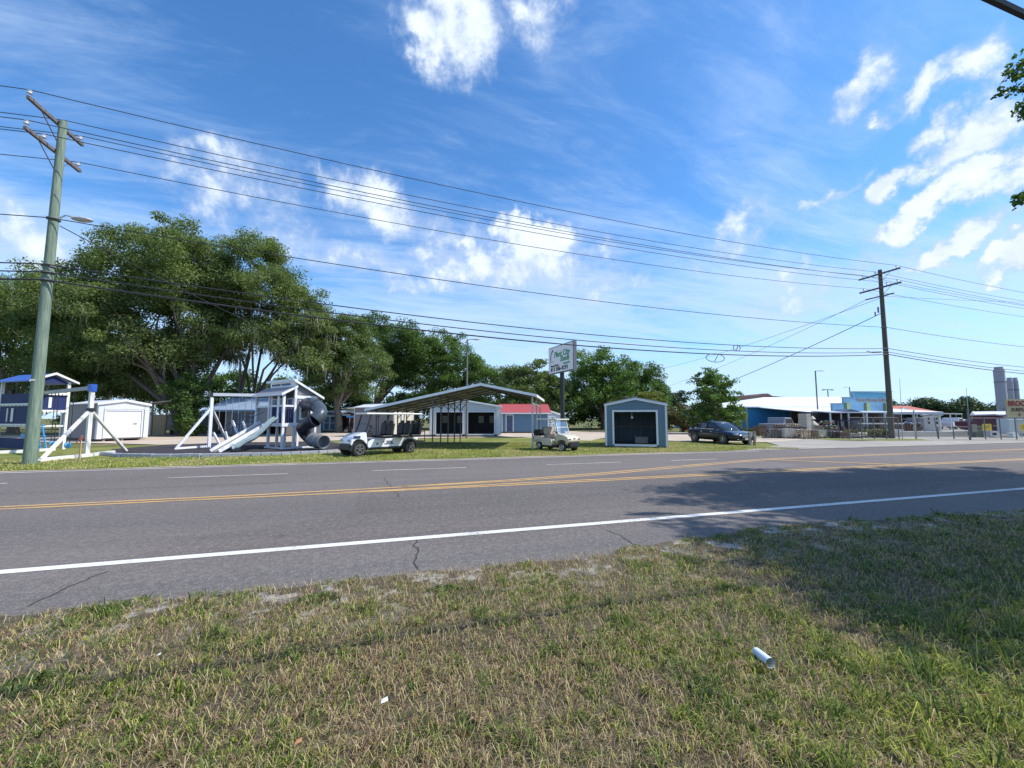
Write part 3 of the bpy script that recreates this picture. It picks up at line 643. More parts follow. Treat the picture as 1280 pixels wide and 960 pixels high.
# ------------------------------------------------------------------ sheds
def shed(name, label, cat, r, d, phi, w, Ld, he, hp, wallm, trimm, roofm, op=None, base=.14, ridge='y', group=None, trimw_=.11, over=.1):
    """front wall runs from local x=0..w at y=0, body extends to y=Ld"""
    t = cthing(name, label, cat, r, d, phi, group)
    T = .07; W = MB(); z0 = base
    ops = op or []
    # front wall with openings (left to right)
    xs = 0.
    for (a, b_, zb, zt, kd) in ops:
        W.b2(xs, a, 0, T, z0, he)
        if zt < he: W.b2(a, b_, 0, T, zt, he)
        if zb > z0: W.b2(a, b_, 0, T, z0, zb)
        xs = b_
    W.b2(xs, w, 0, T, z0, he)
    W.b2(0, T, T+.001, Ld, z0, he); W.b2(w-T, w, T+.001, Ld, z0, he); W.b2(T+.001, w-T-.001, Ld-T, Ld-.001, z0, he)
    if ridge == 'y':
        for y0 in (0, Ld-T): W.prism([(0, he), (w, he), (w/2, hp)], y0, y0+T, 'y')
    else:
        for x0 in (0, w-T): W.prism([(0, he), (Ld, he), (Ld/2, hp)], x0, x0+T, 'x')
    W.build('wall', wallm, t)
    Fm = MB(); Fm.b2(.05, w-.05, .05, Ld-.05, base-.05, base+.02)
    for k in range(3): Fm.b2(w*(.15+.35*k)-.06, w*(.15+.35*k)+.06, .08, Ld-.08, 0, base-.05)
    Fm.build('floor_frame', greywood, t)
    Rf = MB(); th = .06
    if ridge == 'y':
        sl = (hp-he)/(w/2)
        for s in (0, 1):
            xo = -over if s == 0 else w+over; zo = he-sl*over
            Rf.prism([(xo, zo+.01), (w/2, hp+.01), (w/2, hp+.01+th), (xo, zo+.01+th)], -over, Ld+over, 'y')
        Rf.b2(w/2-.12, w/2+.12, -over, Ld+over, hp+.03, hp+.085)
    else:
        sl = (hp-he)/(Ld/2)
        for s in (0, 1):
            yo = -over if s == 0 else Ld+over; zo = he-sl*over
            Rf.prism([(yo, zo+.01), (Ld/2, hp+.01), (Ld/2, hp+.01+th), (yo, zo+.01+th)], -over, w+over, 'x')
        Rf.b2(-over, w+over, Ld/2-.12, Ld/2+.12, hp+.03, hp+.085)
    Rf.build('roof', roofm, t)
    Tm = MB(); q = trimw_
    for x0 in (-.015, w-q+.015): Tm.b2(x0, x0+q, -.02, 0.0, z0, he-.02)
    for x0 in (-.02, w): Tm.b2(x0, x0+.02, -.02, q, z0, he-.05); Tm.b2(x0, x0+.02, Ld-q, Ld, z0, he-.05)
    if ridge == 'y':
        Tm.prism([(-over, he-sl*over-.1), (w/2, hp-.1), (w/2, hp+.01), (-over, he-sl*over+.01)], -over-.02, -over, 'y')
        Tm.prism([(w+over, he-sl*over-.1), (w/2, hp-.1), (w/2, hp+.01), (w+over, he-sl*over+.01)], -over-.02, -over, 'y')
    else: Tm.b2(-over, w+over, -over-.02, -over, he-sl*over-.1, he-sl*over+.04)
    Tm.build('trim', trimm, t)
    for (a, b_, zb, zt, kd) in ops:
        fr = MB(); e = .1
        for x0 in (a-e, b_): fr.b2(x0, x0+e, -.03, -.001, zb-.02, zt+e)
        fr.b2(a-e+.001, b_+e-.001, -.034, -.003, zt, zt+e)
        if kd in ('window',): fr.b2(a-e+.001, b_+e-.001, -.034, -.003, zb-e, zb)
        if kd == 'open':
            fr.build('door_frame', trimm, t)
            fr = None
            MB().b2(a, b_, -.04, .0, zb-.12, zb-.0).build('threshold', trimm, t)
        elif kd == 'roll':
            fr.build('door_frame', trimm, t)
            pr = MB(); n = int((zt-zb)/.17)
            for k in range(n):
                z_ = zb+(zt-zb)*k/n; pr.b2(a+.002, b_-.002, .02, .05+.0, z_+.012, z_+(zt-zb)/n-.012); 
            pr.b2(a+.002, b_-.002, .035, .06, zb, zt)
            dr = pr.build('roll_door', paint('white_roll_door', (.74, .76, .8), .3, .03), t)
            MB().box((b_-.35, .01, zb+1.0), (.2, .04, .05)).build('handle', black, dr)
        elif kd == 'double':
            f_ = fr.build('door_frame', trimm, t)
            for s in (0, 1):
                xa = a+(b_-a)/2*s; xb = xa+(b_-a)/2; D_ = MB(); D_.b2(xa+.01, xb-.01, .01, .045, zb, zt)
                dd = D_.build('door', wallm, t); Q = MB()
                for x_ in (xa+.05, xb-.05): Q.b2(x_-.04, x_+.04, -.012, .008, zb, zt)
                for z_ in (zb+.05, zb+(zt-zb)*.52, zt-.05): Q.b2(xa+.09, xb-.09, -.01, .008, z_-.04, z_+.04)
                Q.build('door_trim', trimm, dd)
                MB().b2(xa+.25, xb-.25, -.008, .009, zt-.42, zt-.16).build('pane', glassb, dd)
                MB().box((xb-.12 if s == 0 else xa+.12, -.03, zb+1.0), (.03, .04, .12)).build('handle', black, dd)
        elif kd == 'door':
            fr.build('door_frame', trimm, t); D_ = MB(); D_.b2(a+.005, b_-.005, .01, .05, zb, zt); dd = D_.build('door', MATS.get('navy_door') or paint('navy_door', (.05, .08, .16), .4), t)
            MB().b2(a+.15, b_-.15, -.002, .011, zb+1.05, zt-.15).build('pane', glassb, dd)
            MB().box((b_-.1, -.01, zb+.95), (.05, .06, .05)).build('handle', chrome, dd)
        elif kd == 'window':
            f_ = fr.build('window', trimm, t); MB().b2(a, b_, .02, .035, zb, zt).build('pane', glassb, f_)
            g_ = MB(); g_.b2((a+b_)/2-.02, (a+b_)/2+.02, .0, .019, zb, zt); g_.b2(a, b_, .001, .018, (zb+zt)/2-.02, (zb+zt)/2+.02); g_.build('glazing_bar', trimm, f_)
    return t
slate = siding('slate_blue_siding', (.115, .2, .27), .17)
greysid = siding('mauve_shade_siding', (.2, .185, .19), .2, 0, depth=.25)  # mauve grey puts shade into two sheds' side walls; plain trim elsewhere
whitesid = siding('white_siding', (.66, .68, .7), .16)
creamsid = siding('cream_siding', (.6, .57, .48), .2)
palesid = siding('pale_grey_siding', (.5, .55, .6), .17)
bluesid = siding('steel_blue_siding', (.1, .2, .3), .19, 0)
dkgreysid = siding('dark_grey_siding', (.1, .1, .11), .18)
redroof = siding('red_metal_roof', (.42, .075, .07), .3, 0, .4, .3, 0)
greyroof = siding('grey_metal_roof', (.3, .32, .35), .3, 0, .4, .3, .1)
blueroof = siding('pale_blue_metal_roof', (.28, .36, .48), .3, 0, .4, .3, .05)

# blue open-front shed by the road
r0, d0 = RD(757, 559.2)
t = shed('garden_shed', 'slate blue open-front shed standing alone on the grass strip', 'shed', r0, d0, -13, 3.36, 3.9, 2.45, 2.8, slate, trimw, greyroof, [(.5, 2.78, .2, 2.02, 'open')], base=.1, over=.05)
ins = MB()
for k in range(5): ins.b2(.3+k*.65, .34+k*.65, 3.74, 3.8, .15, 2.4)
for k in range(7):
    for x_ in (.09, 3.16): ins.b2(x_, x_+.04, .4+k*.5, .44+k*.5, .15, 2.4)
ins.b2(.14, 3.15, 3.72, 3.739, 1.1, 1.15); ins.build('stud', paint('pale_stud', (.45, .36, .24), .8), t)
for k in range(4): MB().b2(.2, 3.0, .5+k*.85, .56+k*.85, 2.4, 2.46).build('rafter', wood, t)
MB().tube([(1.5, .2, 1.98), (1.5, .2, 1.75)], .015, 5).box((1.5, .2, 1.7), (.12, .06, .1)).build('pull_handle', galv, t)
MB().b2(1.7, 2.4, .9, 1.3, .2, .55).b2(1.65, 2.45, .85, 1.35, .55, .58).build('workbench', greywood, t)

# white garage shed behind the first playset, its side walls coloured as shaded
r0, d0 = RD(120, 552.5)
shed('garage_shed', 'white garage shed, its sides toned mauve for shade, with a white roll-up door', 'shed', r0, d0, 62, 2.85, 7.2, 2.7, 2.98, greysid, whitesid, whiteroof, [(.4, 2.42, .25, 2.2, 'roll')], base=.2, trimw_=.28)
gs = bpy.data.objects[[o.name for o in bpy.data.objects if o.name.startswith('garage_shed')][0]]
# white overlay on the sunlit front, over the shade-toned wall colour
MB().b2(.28, 2.57, -.012, -.002, 2.32, 2.7).prism([(.02, 2.7), (2.83, 2.7), (1.425, 2.94)], -.013, -.003, 'y').build('lit_gable_face', whitesid, gs)

# twin-bay shed under the carport gable
r0, d0 = RD(537, 546.2)
t = shed('twin_bay_shed', 'pale blue-grey shed with two wide open bays behind the metal carport', 'shed', r0, d0, 4, 6.35, 4.2, 2.72, 3.25, palesid, whitesid, whiteroof, [(.55, 2.9, .25, 2.2, 'open'), (3.4, 5.75, .25, 2.2, 'open')], base=.22, trimw_=.42)
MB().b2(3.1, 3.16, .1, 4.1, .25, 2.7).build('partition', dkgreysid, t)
MB().b2(.1, 6.2, 4.06, 4.11, .25, 2.65).build('back_lining', paint('shade_lining', (.09, .1, .12), .8), t)  # dark lining puts the shade inside the bays into its colour
for x_ in (.7, 2.2, 4.3, 5.4):
    f_ = MB().b2(x_, x_+.5, 4.03, 4.059, 1.2, 1.9).build('window', trimw, t); MB().b2(x_+.05, x_+.45, 4.02, 4.029, 1.25, 1.85).build('pane', paint('daylight_pane', (.55, .6, .62), .3), f_)  # pale opaque panes: daylight through the back windows is put into the colour
for k in range(4): MB().b2(.1, 6.2, .5+k*1., .56+k*1., 2.6, 2.68).build('rafter', wood, t)

# cargo shed behind the long golf cart: shaded side toned mauve, sunlit gable cream
r0, d0 = RD(492, 547.5)
t = shed('cargo_shed', 'long shed behind the long golf cart, sides toned mauve for shade, gable cream for sun', 'shed', r0, d0, 57, 2.3, 5.4, 2.62, 2.9, greysid, creamsid, whiteroof, base=.2)
MB().b2(.0, 2.3, -.02, -.002, .2, 2.6).prism([(.0, 2.6), (2.3, 2.6), (1.15, 2.88)], -.02, -.003, 'y').build('lit_gable_face', creamsid, t)
# blue-grey double door shed and the brown open one
shed('garden_shed', 'small steel-blue shed with panelled double doors behind the tube slide', 'shed', *RD(398, 540), -12, 3.2, 3, 2.15, 2.55, bluesid, trimw, blueroof, [(.7, 2.3, .2, 1.95, 'double')], base=.15)
t = shed('garden_shed', 'reddish brown open shed between the steel-blue and mauve-toned sheds', 'shed', *RD(424.5, 541), -4, 2.2, 2.6, 2.2, 2.5, paint('red_brown_boards', (.14, .05, .03), .7, .3, 6), trimw, blueroof, [(.15, 1.1, .2, 2.0, 'open')], base=.15)
MB().b2(.1, 1.2, 1.9, 2.2, 1.1, 1.15).b2(.1, 1.2, 1.9, 2.2, 1.6, 1.65).build('shelf', wood, t)
t = cthing('tan_tank', 'rounded tan tank lid showing above the brown open shed', 'tank', *RD(436, 538), 0)
MB().ball((0, 0, 2.9), (1.0, .7, .35), 14, 6).tube([(0, 0, 0), (0, 0, 2.8)], .6, 12).build('shell', paint('tan_plastic', (.4, .37, .28), .5), t, smooth=True)
# red-roofed building, door, blue wall
r0, d0 = RD(627, 541.5)
shed('store_building', 'blue shed building with a bright red metal roof behind the carport', 'building', r0, d0, 3, 5.3, 5.5, 2.35, 3.3, bluesid, trimw, redroof, [(.55, 1.25, .2, 2.0, 'door')], base=.15, ridge='x', over=.3)
r0, d0 = RD(672.5, 541)
t = shed('garden_shed', 'pale blue gabled shed with white trim behind the beige golf cart', 'shed', r0, d0, 14, 2.95, 4, 2.05, 2.5, siding('very_pale_blue_siding', (.42, .52, .58), .17), trimw, whiteroof, [(.9, 2.1, .2, 1.85, 'double')], base=.15)
# long grey-blue metal building at the left, under the oaks
r0, d0 = RD(262, 545.5)
t = shed('metal_building', 'long blue-grey metal building with dark open bays under the oaks', 'building', r0, d0, -4, 7.2, 6, 2.55, 3.6, dkgreysid, bluesid, blueroof, [(.05, 1.5, .2, 2.3, 'open'), (2.1, 2.95, .25, 2.15, 'door'), (3.4, 4.2, 1.2, 1.9, 'window'), (4.5, 7.0, .2, 2.3, 'open')], base=.12, ridge='x', over=.5)
r0, d0 = RD(200, 543.5)
shed('garden_shed', 'low grey shed with a small square window left of the long metal building', 'shed', r0+.4, d0, 8, 3.1, 3, 1.9, 2.3, siding('warm_grey_siding', (.26, .25, .25), .17), greysid, greyroof, [(1.9, 2.6, 1.0, 1.65, 'window')], base=.5)
t = cthing('lean_to', 'small lean-to with a cream sheet roof and plank side right of the garage shed', 'shelter', *RD(187, 545), 8)
MB().prism([(-.4, 3.0), (3.4, 3.5), (3.4, 3.56), (-.4, 3.06)], -.4, 2.5, 'y').build('roof', paint('cream_sheet', (.55, .5, .38), .5, .1, 2), t)
for x_ in (0, 1.2, 3.2): MB().b2(x_, x_+.12, 0, .12, 0, 3.1).build('post', wood, t)
MB().b2(.15, 1.15, .05, .1, .1, 2.0).build('plank_side', paint('tan_planks', (.3, .25, .15), .8, .3, 5), t)
MB().b2(-.35, .0, .05, .1, .1, 1.9).build('side_panel', offwhite, t)

# ------------------------------------------------------------------ carport
r0, d0 = -4.4, 22.75
t = cthing('carport', 'open grey metal carport with a wide low gable roof and lean-to wing', 'carport', r0, d0, -8)
Wc, Dc, hE, hPk = 5.55, 5.8, 2.92, 3.5; xl = -3.55; sl = (hPk-hE)/(Wc/2)
zl = hE-sl*abs(xl)
rf = MB()
rf.prism([(xl-.3, zl-.05), (Wc/2, hPk), (Wc/2, hPk+.05), (xl-.3, zl)], -.35, Dc+.35, 'y')
rf.prism([(Wc+.25, hE-.05), (Wc/2, hPk), (Wc/2, hPk+.05), (Wc+.25, hE)], -.35, Dc+.35, 'y')
rf.build('roof', siding('galvanised_roof', (.1, .105, .11), .3, 0, .4, .3, .15), t)
fa = MB()
fa.prism([(xl-.32, zl-.13), (Wc/2, hPk-.08), (Wc/2, hPk+.06), (xl-.32, zl+.01)], -.38, -.352, 'y')
fa.prism([(Wc+.27, hE-.13), (Wc/2, hPk-.08), (Wc/2, hPk+.06), (Wc+.27, hE+.01)], -.38, -.352, 'y')
fa.b2(Wc+.251, Wc+.28, -.35, Dc+.35, hE-.14, hE+.0)
fa.build('fascia', paint('pale_fascia', (.8, .82, .83), .4, .05), t)
dkst = paint('dark_steel_tube', (.12, .115, .12), .6, .2)
for k in range(5):
    y_ = k*Dc/4
    MB().b2(-.03, .03, y_-.03, y_+.03, 0, hE-.03).build('post', dkst, t)
    ZZ = zl+sl*.25
    MB().b2(xl+.2, xl+.26, y_-.03, y_+.03, 0, ZZ-.02).build('post', dkst, t)
    br = MB(); br.bar((0, y_, hE-.75), (.6, y_, hE+.02), .04).bar((0, y_, hE-.7), (-.55, y_, hE-.22), .04).bar((xl+.23, y_, ZZ-.6), (xl+.75, y_, ZZ+.02), .04)
    br.bar((xl, y_, zl-.09), (Wc/2, y_, hPk-.1), .06).bar((Wc/2, y_, hPk-.1), (Wc, y_, hE-.09), .06)
    br.build('rafter', dkst, t)
for k in range(3):
    y_ = k*Dc/2
    MB().b2(Wc-.04, Wc+.04, y_-.04, y_+.04, 0, hE-.1).build('post', galv, t)
MB().b2(Wc-.04, Wc+.04, .04, Dc-.04, hE-.5, hE-.43).build('side_rail', galv, t)
pu = MB()
for k in range(8):
    x_ = xl+k*(Wc-xl)/7.3; z_ = (hPk - abs(x_-Wc/2)*sl)-.085
    pu.b2(x_-.03, x_+.03, -.3, Dc+.3, z_-.03, z_+.02)
pu.build('purlin', dkst, t)

# ------------------------------------------------------------------ roadside sign
def text(name, body, size, mat, parent, loc, rot=(R(90), 0, 0), align='LEFT', sx=1., extrude=.006, shear=0., off=0.):
    c = bpy.data.curves.new(name, 'FONT'); c.body = body; c.size = size; c.extrude = extrude; c.align_x = align; c.align_y = 'CENTER'; c.shear = shear; c.offset = off; c.resolution_u = 3
    o = bpy.data.objects.new(name, c); COL.objects.link(o); c.materials.append(mat); o.location = loc; o.rotation_euler = rot; o.scale = (sx, 1, 1)
    bpy.context.view_layer.update(); me = bpy.data.meshes.new_from_object(o.evaluated_get(bpy.context.evaluated_depsgraph_get())); me.name = name
    n_ = bpy.data.objects.new(name, me); COL.objects.link(n_); n_.location = loc; n_.rotation_euler = rot; n_.scale = (sx, 1, 1); bpy.data.objects.remove(o); o = n_
    if parent is not None: o.parent = parent
    return o
signgreen = paint('sign_green', (.02, .27, .09), .4, .05); signblack = paint('sign_black', (.02, .02, .03), .4)
pr, pd = RD(703, 545); pr, pd = (703-640)/510*36.6, 36.6
t = cthing('roadside_sign', 'tall white sign with green lettering on a thick black post', 'sign', pr, pd, -68)
MB().tube([(0, 0, 0), (0, 0, 5.75)], .2, 12).build('post', paint('post_black', (.02, .025, .025), .4), t, smooth=True)
MB().b2(-2.3, 2.3, -.16, .16, 5.78, 8.3).build('cabinet', paint('sign_cabinet', (.12, .14, .17), .5), t)
MB().b2(-2.22, 2.22, -.18, -.161, 5.86, 8.22).build('face', paint('sign_face', (.88, .87, .88), .4, .03, dirt=.04), t)
text('lettering', 'Plant City', .72, signgreen, t, (-1.15, -.19, 7.48), sx=1.0, off=.014, shear=.15); text('lettering', 'Sheds', .66, signgreen, t, (.0, -.19, 6.98), sx=1.05, off=.014, shear=.15)
text('lettering', 'Metal-Sheds', .28, signblack, t, (-1.85, -.19, 6.5), off=.006, sx=1.15); text('lettering', 'Carports', .28, signgreen, t, (.5, -.19, 6.55), off=.006, sx=1.15)
text('lettering', '813 586-4293', .5, signblack, t, (-1.85, -.19, 6.15), off=.012, sx=1.15)
lg = MB(); lg.prism([(-1.95, 7.0), (-1.8, 7.0), (-1.72, 7.6), (-1.5, 7.9), (-1.32, 7.75), (-1.3, 7.86), (-1.52, 8.08), (-1.85, 7.65)], -.19, -.182, 'y')
lg.build('logo_roof', paint('logo_maroon', (.12, .02, .04), .4), t)
MB().prism([(-2.05, 6.78), (-1.6, 6.9), (-1.0, 6.86), (-1.6, 6.95), (-2.05, 6.85)], -.19, -.182, 'y').build('logo_swoosh', signgreen, t)

# ------------------------------------------------------------------ posts, stake, litter
for i, (px, lb) in enumerate(((937.5, 'left of the paired weathered posts at the tip of the grass strip'), (943.5, 'right of the paired weathered posts at the tip of the grass strip'))):
    t = cthing('wooden_post', lb, 'post', *RD(px, 557.3), 5, 'paired wooden posts')
    MB().b2(-.06, .06, -.06, .06, 0, .8+.06*i).build('timber', greywood, t, bevel=.015); MB().b2(-.065, .065, -.065, .065, .6, .66).build('band', galv, t)
t = cthing('survey_stake', 'thin survey stake with pink ribbon by the green pole', 'stake', *RD(99, 577), 0)
MB().box((0, 0, .5), (.045, .03, 1.0)).build('stake', paint('raw_wood', (.5, .33, .2), .8), t)
MB().quad((.0, -.02, .98), (.1, -.02, 1.0), (.1, -.02, .85), (.0, -.02, .8)).bar((0, -.02, .9), (-.18, -.03, .68), .05, .01).build('ribbon', paint('pink_ribbon', (.8, .22, .2), .5), t)
c = G(955, 838); z_ = float(vz(c.x, c.y))
t = thing('paper_tube', 'crumpled pale blue-white paper cup lying in the grass', 'cup', (c.x, c.y, z_+.055), math.atan2(-.16, -.035))
tb = MB(); tb.tube([(-.075, 0, 0), (-.07, 0, 0), (.06, 0, .004), (.068, 0, .004)], [.026, .0275, .031, .033], 18, caps=False)
tb.tube([(.068, 0, .004), (.06, 0, .004), (-.07, 0, 0)], [.031, .029, .025], 18, caps=False)
tb.build('wall', paint('cup_paper', (.62, .7, .8), .6, .08, 20), t, smooth=True)
MB().tube([(-.071, 0, 0), (-.069, 0, 0)], .0265, 18).build('base', paint('cup_base', (.4, .42, .46), .6), t)
for (px, py, s_, lb, c_) in ((480, 895, .02, 'small white paper tag lying in the dry grass', (.75, .75, .72)), (197, 833, .012, 'tiny white paper scrap near the road edge', (.7, .7, .68)), (372, 948, .016, 'small orange-brown dry leaf at the picture bottom', (.45, .22, .1))):
    c = G(px, py); mb = MB(); z_ = float(vz(c.x, c.y))+.045
    mb.add([(c.x-s_, c.y-s_*.6, z_), (c.x+s_, c.y-s_*.4, z_+.006), (c.x+s_*.8, c.y+s_, z_+.012), (c.x-s_*.7, c.y+s_*.8, z_+.004)], [(0, 1, 2, 3)])
    o = mb.build('paper_scrap' if c_[0] > .6 else 'dry_leaf', paint('scrap_%d' % px, c_, .7), fix=False); md = o.modifiers.new('s', 'SOLIDIFY'); md.thickness = .002
    tag(o, lb, 'litter')
# broad-leaved weeds
wm0 = leafmat('weed_leaf', (.02, .075, .02), (.06, .16, .05), .25)
for (px, py, sz, lb) in ((1115, 782, .2, 'dark round clover clump in the shade of the verge'), (45, 862, .17, 'leafy green weed patch at the picture edge'), (1225, 845, .16, 'small green weed in the bright grass'), (690, 822, .08, 'tiny weed clump in the middle of the verge'), (560, 742, .16, 'coarse weed tuft at the asphalt edge'), (400, 752, .15, 'long low weed tuft along the asphalt edge')):
    c = G(px, py); rs_ = np.random.RandomState(int(px)); n = int(520*sz/.2); a = rs_.rand(n)*6.28; q = rs_.rand(n)**.8*sz*(1+.35*np.sin(a*3+px))
    wx = c.x+np.cos(a)*q*1.2; wy = c.y+np.sin(a)*q*.8
    o = blades('weed_clump', wx, wy, vz(wx, wy), (.035+.05*rs_.rand(n))*(1.2-.6*q/sz), .007+.006*rs_.rand(n), rs_.rand(n)*.28, .5+rs_.rand(n)*.6, blade, int(px))
    tag(o, lb, 'weed')
# ------------------------------------------------------------------ grey and white playset with tube slide
gv = paint('vinyl_white_play', (.74, .75, .79), .35, .03, 2); gry = paint('play_grey_panel', (.2, .2, .22), .5, .08)
shg = siding('play_grey_roof', (.3, .3, .34), .12, 0, .5, .25, 0); pwin = paint('play_blue_window', (.04, .09, .24), .2, .1)
PHI = -35.
cr, cd = RD(352, 562.3)
t = cthing('playset', 'grey and white play tower with a dark spiral tube slide', 'playset', cr, cd, PHI)
# local: x runs along the front to the left being negative; y goes back along the visible side. Corner post at the origin.
Rt = Matrix.Rotation(R(PHI)-YAW, 4, 'Z'); ORI = CW(cr, cd)
def loc(p): return Rt.inverted() @ (Vector(p)-ORI)
FW, DP, PZ, FZ, EZ, RZ = 3.1, 1.75, .6, 1.42, 2.95, 3.72    # front width, depth, porch depth, floor, eave, ridge
def post(x, y, z0, z1, s_=.12): MB().b2(x-s_/2, x+s_/2, y-s_/2, y+s_/2, z0, z1).build('post', gv, t)
for x in (0, -FW*.5, -FW): post(x, 0, 0 if x > -2 else 1.4, EZ)
for x in (0, -FW*.6): post(x, PZ, 0, RZ-.1 if x == 0 else FZ)
for x in (0, -FW*.6): post(x, DP, 0, EZ-.1)
post(-FW*.5, DP*.5, 0, FZ)
MB().b2(-FW, .06, -.06, DP+.06, FZ-.14, FZ-.04).build('deck', gry, t)
fr = MB(); fr.b2(-FW, .08, -.1, -.065, FZ-.2, FZ-.02).b2(.065, .1, -.1, DP+.1, FZ-.2, FZ-.02).b2(-.0, .09, .06, PZ, 0.02, .12).b2(-FW*.6, 0, -.05, .05, .02, .12).b2(-.05, .05, PZ, DP, .02, .12)
fr.build('deck_edge', gv, t)
rl = MB(); rl.b2(-FW, -.06, -.03, .03, FZ+.85, FZ+.95).b2(-.03, .03, .06, PZ-.06, FZ+.85, FZ+.95).build('railing', gv, t)
bl = MB()
for k in range(9): bl.b2(-1.2+k*.13, -1.15+k*.13, -.02, .02, FZ, FZ+.85)
for k in range(5): bl.b2(-.02, .02, .12+k*.12, .16+k*.12, FZ, FZ+.85)
bl.build('baluster', navy, t)
for (xa, xb) in ((-FW+.08, -FW*.5-.08), (-FW*.5+.08, -1.25)):
    MB().b2(xa, xb, .03, .05, FZ, FZ+.84).build('front_panel', gry, t)
MB().b2(-.62, -.42, -.05, .0, FZ, EZ-.1).b2(-1.3, -1.22, -.05, .0, FZ, EZ-.1).build('doorway_post', gv, t)
# room behind the porch, walls with a window where the tube leaves
wa = MB(); wa.b2(-.03, .03, PZ+.06, PZ+.3, FZ, EZ+.0).b2(-.03, .03, DP-.25, DP-.06, FZ, EZ-.1).b2(-.03, .03, PZ+.3, DP-.25, FZ, FZ+.22).b2(-.03, .03, PZ+.3, DP-.25, FZ+1.15, EZ-.1)
wa.prism([(PZ, EZ), (DP+.1, EZ), (DP+.1, EZ+.02), (PZ, RZ-.06)], -.03, .03, 'x'); wa.b2(-FW, -.06, DP-.03, DP+.03, FZ, EZ-.2)
wa.build('side_wall', gry, t)
MB().b2(.03, .06, PZ+.22, PZ+.32, FZ+.15, FZ+1.2).b2(.03, .06, DP-.3, DP-.2, FZ+.15, FZ+1.2).b2(.031, .062, PZ+.22, DP-.2, FZ+1.12, FZ+1.24).b2(.031, .062, PZ+.22, DP-.2, FZ+.15, FZ+.25).b2(.03, .065, PZ, DP, EZ-.22, EZ-.05).build('window_frame', gv, t)
MB().b2(-FW+.3, -.04, PZ-.03, PZ, FZ, EZ+.4).build('house_front', paint('play_dark_panel', (.07, .075, .09), .6, .1), t)
for xa_ in (-FW+.5, -1.9, -.75):
    f_ = MB().b2(xa_, xa_+.62, PZ-.06, PZ-.031, FZ+.75, FZ+1.35).build('window_trim', gv, t); MB().b2(xa_+.07, xa_+.55, PZ-.075, PZ-.061, FZ+.82, FZ+1.28).build('pane', pwin, f_)
MB().b2(-1.75, -1.68, PZ-.06, PZ-.03, FZ, EZ+.1).b2(-1.15, -1.08, PZ-.06, PZ-.03, FZ, EZ+.1).build('door_trim', gv, t)
# porch roof, clerestory and main roof slope
MB().prism([(-.2, EZ-.02), (PZ+.0, EZ+.42), (PZ+.0, EZ+.47), (-.2, EZ+.03)], -FW-.15, .18, 'x').build('porch_roof', shg, t)
MB().prism([(-.23, EZ-.1), (PZ, EZ+.37), (PZ, EZ+.49), (-.23, EZ+.03)], .181, .24, 'x').b2(-FW-.15, .18, -.24, -.201, EZ-.09, EZ+.03).build('roof_trim', gv, t)
cl = MB(); cl.b2(-FW+.3, 0.05, PZ-.04, PZ+.02, EZ+.42, RZ-.02); cl.build('clerestory', gv, t)
for k in range(2):
    x0 = -FW+.5+k*1.12; f_ = MB(); f_.b2(x0, x0+.98, PZ-.06, PZ-.041, EZ+.53, RZ-.12); wo = f_.build('window', pwin, t)
    g_ = MB()
    for j in range(5): g_.b2(x0+.1+j*.19, x0+.125+j*.19, PZ-.075, PZ-.061, EZ+.53, RZ-.12)
    g_.build('glazing_bar', navy, wo)
MB().prism([(PZ-.15, RZ+.03), (PZ-.1, RZ+.03), (DP+.35, EZ-.12), (DP+.35, EZ-.17)], -FW+.2, .15, 'x').build('main_roof', shg, t)
MB().prism([(PZ-.2, RZ-.06), (PZ-.2, RZ+.07), (DP+.38, EZ-.1), (DP+.38, EZ-.22)], .151, .22, 'x').b2(-FW+.2, .15, PZ-.24, PZ-.201, RZ-.06, RZ+.07).build('roof_trim', gv, t)
# swing beam and A-frame
ar, ad = RD(261, 560.5); pa = loc(CW(ar, ad)); zb = 2.98
MB().bar((-FW, 0, zb), (pa.x, pa.y, zb), .14, .16).build('swing_beam', gv, t)
lp = MB(); lp.bar((pa.x, pa.y, 0), (pa.x, pa.y, zb-.09), .14); lp.build('leg', gv, t)
for (px, py) in ((219, 562.5), (285, 555)):
    q = loc(G(px, py)); MB().bar((q.x, q.y, .02), (pa.x, pa.y, 2.25), .12).build('leg', gv, t)
q1, q2 = loc(G(219, 562.5)), loc(G(280, 558)); MB().bar((q1.x, q1.y, .07), (q2.x, q2.y, .07), .12).build('ground_rail', gv, t)
MB().box((pa.x, pa.y, zb-.02), (.2, .2, .24)).build('bracket', black, t)
# wave slide
s0 = loc(PD(345, 526, 21.4)); s1 = loc(G(291, 565.5))
n = 22; V = []; 
def slide_pt(k):
    u = k/n; p = s0.lerp(s1, u); base = s0.z*(1-u)
    p.z = (1-u)*s0.z + .0 + .1*math.sin(u*2*math.pi*1.35+.6)*(1-u)**.3; 
    if u > .88: p.z = max(.2, p.z)
    return p
d_ = (s1-s0); d_.z = 0; d_.normalize(); nrm_ = Vector((-d_.y, d_.x, 0)); mb = MB(); rows = []
prof = [(-.32, .17), (-.29, .19), (-.25, .03), (-.12, -.02), (.12, -.02), (.25, .03), (.29, .19), (.32, .17), (.32, .05), (.22, -.06), (-.22, -.06), (-.32, .05)]
for k in range(n+1):
    p = slide_pt(k); rows.append([p+nrm_*a+Vector((0, 0, b_)) for a, b_ in prof])
m_ = len(prof); vs = [v for r_ in rows for v in r_]
fs = [(i*m_+k, i*m_+(k+1) % m_, (i+1)*m_+(k+1) % m_, (i+1)*m_+k) for i in range(n) for k in range(m_)]+[tuple(range(m_)), tuple(n*m_+k for k in range(m_))[::-1]]
mb.add(vs, fs).build('wave_slide', paint('pale_green_slide', (.27, .35, .37), .3, .05), t, smooth=True)
